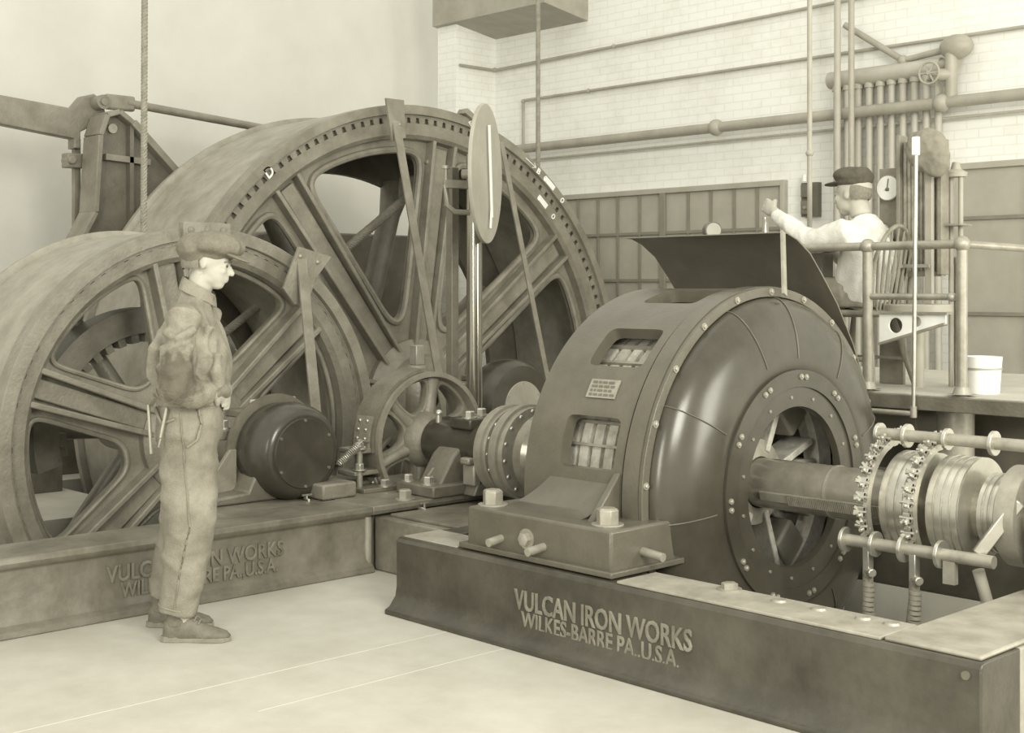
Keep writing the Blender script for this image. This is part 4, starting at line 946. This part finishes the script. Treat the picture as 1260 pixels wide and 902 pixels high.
# ---- standing man ---------------------------------------------------------
A0 = Vector((-5.035, 2.934, 0)); X4 = Matrix.Translation(A0) @ Matrix.Rotation(math.radians(46.5), 4, 'Z')
man = thing('person', 'standing man in flat cap, work shirt and baggy trousers, seen in profile', 'person', tuple(X4 @ Vector((-.05, .12, 0))))
yc = .12
b = MB()
P = head(b, (.028, yc, 1.618), .20, .98)
b.loft([(-.055, yc, 1.38), (-.035, yc, 1.47), (.0, yc, 1.56)], [(.07, .065), (.057, .056), (.055, .055)], 20)
b.loft([(-.04, yc, .84), (-.035, yc, 1.0), (-.04, yc, 1.2), (-.045, yc, 1.36), (-.05, yc, 1.44)], [(.10, .07), (.11, .085), (.15, .10), (.16, .09), (.07, .06)], 24, ref=(1, 0, 0))
arms = [((-.045, yc-.18, 1.37), (-.065, yc-.24, 1.095), (.055, yc-.12, 1.055)), ((-.045, yc+.18, 1.37), (-.05, yc+.24, 1.10), (.055, yc+.11, 1.06))]
for sgn, (s_, e_, w_) in zip((-1, 1), arms):
    b.loft([(-.045, yc+sgn*.10, 1.39), s_, e_], [.045, .05, .036], 14); b.ball(e_, .037, 12, 8); b.loft([e_, w_], [.036, .026], 14)
hand(b, (.068, yc-.11, 1.055), (.25, 1, -.1), (-.9, .2, -.1), .95, .5)
hand(b, (.075, yc+.10, 1.03), (.25, -.95, -.2), (-.9, -.2, -.1), .95, .5)
for hx, y0, kx, ax, ay in ((-.03, .03, .005, -.06, .0), (-.05, .21, -.06, -.19, .25)):
    b.loft([(hx, y0, .88), (kx, (y0+ay)/2, .5), (ax, ay, .10)], [.06, .05, .036], 16)
    b.loft([(ax, ay, .14), (ax+.005, ay, .075), (ax+.10, ay, .035)], [.030, .028, .012], 12)
organic(b, .0065, 2).xf(X4).build('body', 'skin', man, ang=60)
face_bits(P, man, X4)
# hair at the nape
b = MB(); b.ball((-.005, yc, 1.615), (.092, .079, .085), 24, 16)
b2 = organic(b, .008, 1); b2.v = [(v[0]-.004, v[1], v[2]) for v in b2.v]
b2.f = [f for f in b2.f if sum(b2.v[i][0] for i in f)/len(f) < -.01+.0 and sum(b2.v[i][2] for i in f)/len(f) > 1.585]
b2.xf(X4).build('hair', 'hair', man)
# flat cap
b = MB()
b.ball((.045, yc, 1.686), (.128, .125, .060), 30, 20, rot=Matrix.Rotation(.10, 3, 'Y')).ball((-.02, yc, 1.64), (.075, .088, .05), 24, 14).ball((-.03, yc, 1.675), (.085, .11, .068), 24, 16).ball((.085, yc, 1.69), (.08, .10, .055), 20, 14)
b.ball((.03, yc, 1.645), (.10, .088, .04), 24, 14)
organic(b, .007, 3, .012, 9, seed=3).xf(X4).build('cap', 'cap', man)
MB().ball((.128, yc, 1.642), (.078, .078, .011), 28, 12, rot=Matrix.Rotation(.42, 3, 'Y')).xf(X4).build('cap_peak', 'cap', man)
# shirt
b = MB()
def prof_(z0): pass
sec = [(1.02, -.205, .075, .165), (1.06, -.212, .10, .175), (1.12, -.21, .118, .18), (1.2, -.205, .112, .185), (1.29, -.188, .085, .19), (1.36, -.155, .062, .185), (1.41, -.12, .045, .15), (1.45, -.095, .03, .10), (1.48, -.085, .02, .075)]
b.loft([((x0+x1)/2, yc, z) for z, x0, x1, hw in sec], [(hw, (x1-x0)/2) for z, x0, x1, hw in sec], 36, ref=(1, 0, 0))
b.loft([(-.05, yc, 1.43), (-.035, yc, 1.50)], [(.072, .07), (.066, .066)], 24, ref=(1, 0, 0))
for sgn, (s_, e_, w_) in zip((-1, 1), arms):
    s_ = Vector(s_); e_ = Vector(e_); w_ = Vector(w_)
    b.loft([(-.05, yc+sgn*.09, 1.385), s_, s_.lerp(e_, .5)+Vector((0, sgn*.012, 0)), e_], [.06, .082, .080, .074], 20)
    b.ball(e_, .078, 18, 12); b.loft([e_, e_.lerp(w_, .55)+Vector((0, 0, -.01)), w_], [.074, .066, .046], 20)
    b.ball(e_.lerp(w_, .5)+Vector((0, 0, -.02)), .062, 16, 10)
for k, (x0, z0, x1, z1) in enumerate(((-.12, 1.36, -.19, 1.12), (-.04, 1.30, -.10, 1.05), (.05, 1.34, .02, 1.1), (.09, 1.22, .10, 1.08), (-.18, 1.25, -.14, 1.04))):
    b.loft([(x0, yc-.13 if k else yc-.08, z0), ((x0+x1)/2-.01, yc-.15, (z0+z1)/2), (x1, yc-.13, z1)], [.03, .036, .028], 12)
for k in range(9):
    a = k*.7+.3; b.loft([(-.05+.15*math.cos(a-.3), yc+.17*math.sin(a-.3), 1.05), (-.05+.158*math.cos(a), yc+.178*math.sin(a), 1.065), (-.05+.15*math.cos(a+.35), yc+.17*math.sin(a+.35), 1.05)], .022, 10)
for q in (.25, .5, .8):
    c_ = Vector(arms[0][0]).lerp(Vector(arms[0][1]), q)
    b.loft([c_+Vector((-.07, -.03, .02)), c_+Vector((.0, -.078, -.01)), c_+Vector((.07, -.035, .03))], .02, 10)
shirt = organic(b, .0075, 3, .011, 9, (1.4, 1.4, .55), 2)
SO = shirt.xf(X4).build('shirt', 'canvas', man, ang=70)
# an oil stain with a ragged edge on the near sleeve elbow
sm = M['canvas'].copy(); sm.name = 'work shirt cloth with oil stain'; nt = sm.node_tree; N = nt.nodes; L = nt.links
bs = N['Principled BSDF']; src = bs.inputs['Base Color'].links[0].from_socket
cen = (X4 @ Vector((-.045, yc-.30, 1.13)))-WL[SO.name]
tc = N.new('ShaderNodeTexCoord'); vm = N.new('ShaderNodeVectorMath'); vm.operation = 'DISTANCE'; vm.inputs[1].default_value = cen; L.new(tc.outputs['Object'], vm.inputs[0])
nz = N.new('ShaderNodeTexNoise'); nz.inputs['Scale'].default_value = 26; nz.inputs['Detail'].default_value = 6; L.new(tc.outputs['Object'], nz.inputs['Vector'])
ma = N.new('ShaderNodeMath'); ma.operation = 'MULTIPLY_ADD'; ma.inputs[1].default_value = -.17; L.new(nz.outputs['Fac'], ma.inputs[0]); L.new(vm.outputs['Value'], ma.inputs[2])
rp = N.new('ShaderNodeValToRGB'); rp.color_ramp.elements[0].position = .0; rp.color_ramp.elements[1].position = .05; L.new(ma.outputs[0], rp.inputs['Fac'])
rp.color_ramp.elements[0].color = (.5, .48, .46, 1)
mx = N.new('ShaderNodeMixRGB'); mx.blend_type = 'MULTIPLY'; mx.inputs[0].default_value = 1; L.new(src, mx.inputs[1]); L.new(rp.outputs['Color'], mx.inputs[2]); L.new(mx.outputs[0], bs.inputs['Base Color'])
SO.data.materials[0] = sm
b = MB(); N_ = 36; rings = [(.066, .062, .0), (.064, .060, .045), (.068, .064, .052), (.074, .072, .035), (.082, .082, .0), (.078, .078, -.004)]
for ra, rb, dz in rings:
    for k in range(N_):
        a = 2*PI*k/N_; b.v.append((-.028+.012*(dz*10)+ra*math.cos(a), yc+rb*math.sin(a), 1.468+dz-.036*math.cos(a)-.012*(max(0, math.cos(a))**6)))
b.f += [(i*N_+k, i*N_+(k+1) % N_, (i+1)*N_+(k+1) % N_, (i+1)*N_+k) for i in range(len(rings)-1) for k in range(N_)]
b.xf(X4).build('collar', 'canvas', man)
MB().ball((.042, yc-.025, 1.455), .007, 10, 8).xf(X4).build('button', 'black', man)
# dark oil stain patch on the sleeve is worn cloth of its own
# trousers
b = MB()
b.loft([(-.045, yc, .78), (-.045, yc, .88), (-.04, yc, .97), (-.045, yc, 1.04)], [(.17, .115), (.18, .14), (.165, .137), (.155, .125)], 32, ref=(1, 0, 0))
b.loft([(-.035, .06, .86), (-.02, .03, .72), (-.012, .01, .52), (-.028, .005, .38), (-.045, 0, .25), (-.062, 0, .118)], [(.10, .13), (.105, .122), (.10, .115), (.09, .10), (.082, .088), (.074, .080)], 28, ref=(1, 0, 0))
b.loft([(-.055, .18, .86), (-.06, .21, .70), (-.095, .235, .50), (-.13, .245, .32), (-.168, .25, .13)], [(.10, .125), (.10, .11), (.095, .10), (.085, .092), (.074, .082)], 28, ref=(1, 0, 0))
X5 = X4 @ Matrix.Translation((-.022, 0, 0))
tro = organic(b, .0085, 3, .013, 6, (1, 1, 1.4), 5); TV = list(tro.v)
tro.xf(X5).build('trousers', 'denim', man, ang=70)
def onleg(pts, r, nm, m_='canvas', off=.001):
    # a line of cloth laid on the near side of the trousers
    q = []
    for i in range(len(pts)-1):
        for k in range(8):
            t = k/8; q.append((pts[i][0]+(pts[i+1][0]-pts[i][0])*t, pts[i][1]+(pts[i+1][1]-pts[i][1])*t))
    q.append(pts[-1]); P_ = []
    for x, z in q:
        c = [v[1] for v in TV if abs(v[0]-x) < .012 and abs(v[2]-z) < .012]
        if c: P_.append((x, min(c)-off, z))
    if len(P_) > 3: MB().loft(P_, r, 8).xf(X5).build(nm, m_, man)
onleg([(-.04, .98), (-.015, .75), (.01, .5), (-.035, .3), (-.06, .14)], .0035, 'side_seam', 'denim')
onleg([(.03, 1.0), (.045, .93), (.03, .86), (-.01, .83)], .006, 'pocket_edge')
onleg([(-.17, .99), (-.12, .93), (-.06, .95)], .007, 'pocket_edge')
b = MB().loft([(-.04, yc, 1.0), (-.04, yc, 1.035)], [(.168, .142), (.166, .14)], 40, ref=(1, 0, 0)); b.xf(X5).build('belt', 'canvas', man)
MB().loft([(-.063, 0, .15), (-.064, 0, .145)], [(.078, .0835), (.078, .0835)], 28, ref=(1, 0, 0)).xf(X5).build('hem_stitching', 'canvas', man)
for (x, y, r, z0) in ((-.005, 0, 0, 0), (-.135, .25, 0, 0)):
    s1, s2, s3 = shoe(x, y, r)
    so_ = s1.xf(X5).build('shoe', 'leather', man, ang=60); s2.xf(X5).build('sole', 'wood', so_, bevel=.003); s3.xf(X5).build('lace', 'canvas', so_)
# tools in the pockets
MB().bar((-.20, -.035, 1.01), (-.185, -.045, .80), .02, .012, (1, 0, 0)).xf(X4).build('rule', 'steel_dull', man, bevel=.004)
b = MB().bar((-.115, -.06, 1.0), (-.14, -.065, .87), .022, .012, (1, 0, 0)).bar((-.14, -.065, .87), (-.15, -.065, .83), .01, .008, (1, 0, 0)); b.xf(X4).build('pliers', 'steel_dull', man, bevel=.003)

# ---- seated operator ------------------------------------------------------
OX, OY = -4.27, 6.88
Y4 = Matrix.Translation((OX, OY, PZ)) @ Matrix.Rotation(PI, 4, 'Z')      # local x forward = world -X, local y = his left = world -Y
op = thing('person', 'seated man in dark cap and pale shirt reaching for a control lever', 'person', (OX, OY, PZ+.45))
b = MB()
P = head(b, (.06, 0, 1.135), .05, 1.12)
b.loft([(-.02, 0, .92), (.0, 0, 1.0), (.03, 0, 1.09)], [(.08, .07), (.062, .06), (.06, .06)], 20)
b.loft([(.0, 0, .46), (-.03, 0, .60), (-.05, 0, .75), (-.03, 0, .88), (-.01, 0, .95)], [(.17, .13), (.16, .13), (.18, .125), (.18, .10), (.08, .07)], 28, ref=(1, 0, 0))
la_ = ((-.01, .19, .89), (.24, .17, .85), (.545, .10, 1.04)); ra_ = ((-.01, -.19, .89), (.18, -.26, .72), (.36, -.12, .84))
for sgn, (s_, e_, w_) in ((1, la_), (-1, ra_)):
    b.loft([(-.02, sgn*.10, .90), s_, e_], [.05, .055, .042], 14); b.ball(e_, .043, 12, 8); b.loft([e_, w_], [.042, .028], 14)
hand(b, la_[2], (.6, -.25, .3), (.15, -.9, .0), 1.12, 1.05)
hand(b, ra_[2], (.7, .35, .1), (.1, .2, -.9), 1.05, .8)
for sy in (-1, 1):
    b.loft([(.02, sy*.10, .52), (.44, sy*.13, .54), (.40, sy*.13, .10)], [.085, .062, .045], 16); b.ball((.44, sy*.13, .53), .062, 14, 8)
    b.loft([(.39, sy*.13, .08), (.42, sy*.13, .04), (.52, sy*.13, .035)], [.04, .038, .03], 12)
organic(b, .0075, 2).xf(Y4).build('body', 'skin', op, ang=60)
face_bits(P, op, Y4)
b = MB(); b.ball((.035, 0, 1.14), (.102, .088, .095), 24, 16)
b2 = organic(b, .009, 1); b2.f = [f for f in b2.f if sum(b2.v[i][0] for i in f)/len(f) < .02 and sum(b2.v[i][2] for i in f)/len(f) > 1.09]
b2.xf(Y4).build('hair', 'hair', op)
b = MB(); b.ball((.05, 0, 1.235), (.122, .108, .05), 28, 18, rot=Matrix.Rotation(-.10, 3, 'Y')).ball((.045, 0, 1.20), (.112, .094, .038), 28, 14).ball((-.01, .02, 1.24), (.06, .07, .045), 16, 10)
organic(b, .008, 3, .009, 10, seed=8).xf(Y4).build('cap', 'capdark', op)
MB().ball((.150, 0, 1.195), (.085, .088, .011), 28, 12, rot=Matrix.Rotation(.12, 3, 'Y')).xf(Y4).build('cap_peak', 'capdark', op)
b = MB()
b.loft([(.0, 0, .50), (-.02, 0, .60), (-.045, 0, .72), (-.045, 0, .82), (-.03, 0, .90), (-.02, 0, .955), (-.01, 0, .99)], [(.19, .155), (.185, .16), (.20, .155), (.205, .135), (.18, .11), (.11, .085), (.075, .07)], 32, ref=(1, 0, 0))
for sgn, (s_, e_, w_) in ((1, la_), (-1, ra_)):
    s_, e_, w_ = Vector(s_), Vector(e_), Vector(w_)
    b.loft([(-.02, sgn*.10, .90), s_, s_.lerp(e_, .5)-Vector((0, 0, .01)), e_], [.06, .085, .080, .070], 20); b.ball(e_, .070, 16, 10)
    b.loft([e_, e_.lerp(w_, .5)-Vector((0, 0, .008)), e_.lerp(w_, .93)], [.070, .058, .040], 18)
organic(b, .0095, 2, .011, 9, (1, 1, .7), 4).xf(Y4).build('shirt', 'shirtw', op, ang=70)
b = MB(); b.loft([(.0, 0, .46), (.0, 0, .55)], [(.195, .165), (.185, .155)], 28, ref=(1, 0, 0))
for sy in (-1, 1):
    b.loft([(.02, sy*.10, .53), (.25, sy*.12, .55), (.45, sy*.13, .54)], [.10, .092, .08], 18); b.ball((.45, sy*.13, .53), .08, 14, 8)
    b.loft([(.45, sy*.13, .53), (.42, sy*.13, .30), (.40, sy*.13, .08)], [.08, .07, .068], 18)
organic(b, .0095, 2, .008, 9).xf(Y4).build('trousers', 'darkw', op, ang=70)
for sy in (-1, 1):
    s1, s2, s3 = shoe(.455, sy*.13, 0)
    so_ = s1.xf(Y4).build('shoe', 'leather', op, ang=60); s2.xf(Y4).build('sole', 'wood', so_, bevel=.003)

# ---- the operator's chair --------------------------------------------------
ch = thing('windsor_chair', 'wooden bow back chair with spindles under the seated operator', 'chair', (OX, OY, PZ))
b = MB().rev([(.405, 0), (.405, .20), (.42, .225), (.44, .225), (.448, .20), (.44, 0)], (-.0, 0), 40, 'Z'); b.xf(Y4).build('seat', 'wood', ch, bevel=.004)
for sx in (-1, 1):
    for sy in (-1, 1):
        MB().loft([(sx*.13, sy*.13, .41), (sx*.165, sy*.165, .26), (sx*.185, sy*.185, .15), (sx*.22, sy*.22, 0)], [.014, .021, .016, .012], 12).xf(Y4).build('leg', 'wood', ch)
for sy in (-1, 1): MB().cyl((-.18, sy*.185, .16), (.18, sy*.185, .16), .010, n=10).xf(Y4).build('stretcher', 'wood', ch)
MB().cyl((0, -.185, .16), (0, .185, .16), .010, n=10).xf(Y4).build('stretcher', 'wood', ch)
bow = lambda a: Vector((-.175-.075*math.sin(a), .225*math.cos(a), .44+.49*math.sin(a)**.75 if math.sin(a) > 0 else .44))
MB().loft([bow(PI*k/32) for k in range(33)], .013, 12).xf(Y4).build('bow', 'wood', ch)
for k in range(1, 8):
    a = PI*(.12+.76*k/8); t_ = bow(a); MB().loft([(-.18, t_.y*.72, .44), Vector((-.18, t_.y*.72, .44)).lerp(t_, .35), t_], [.007, .010, .006], 8).xf(Y4).build('spindle', 'wood', ch)
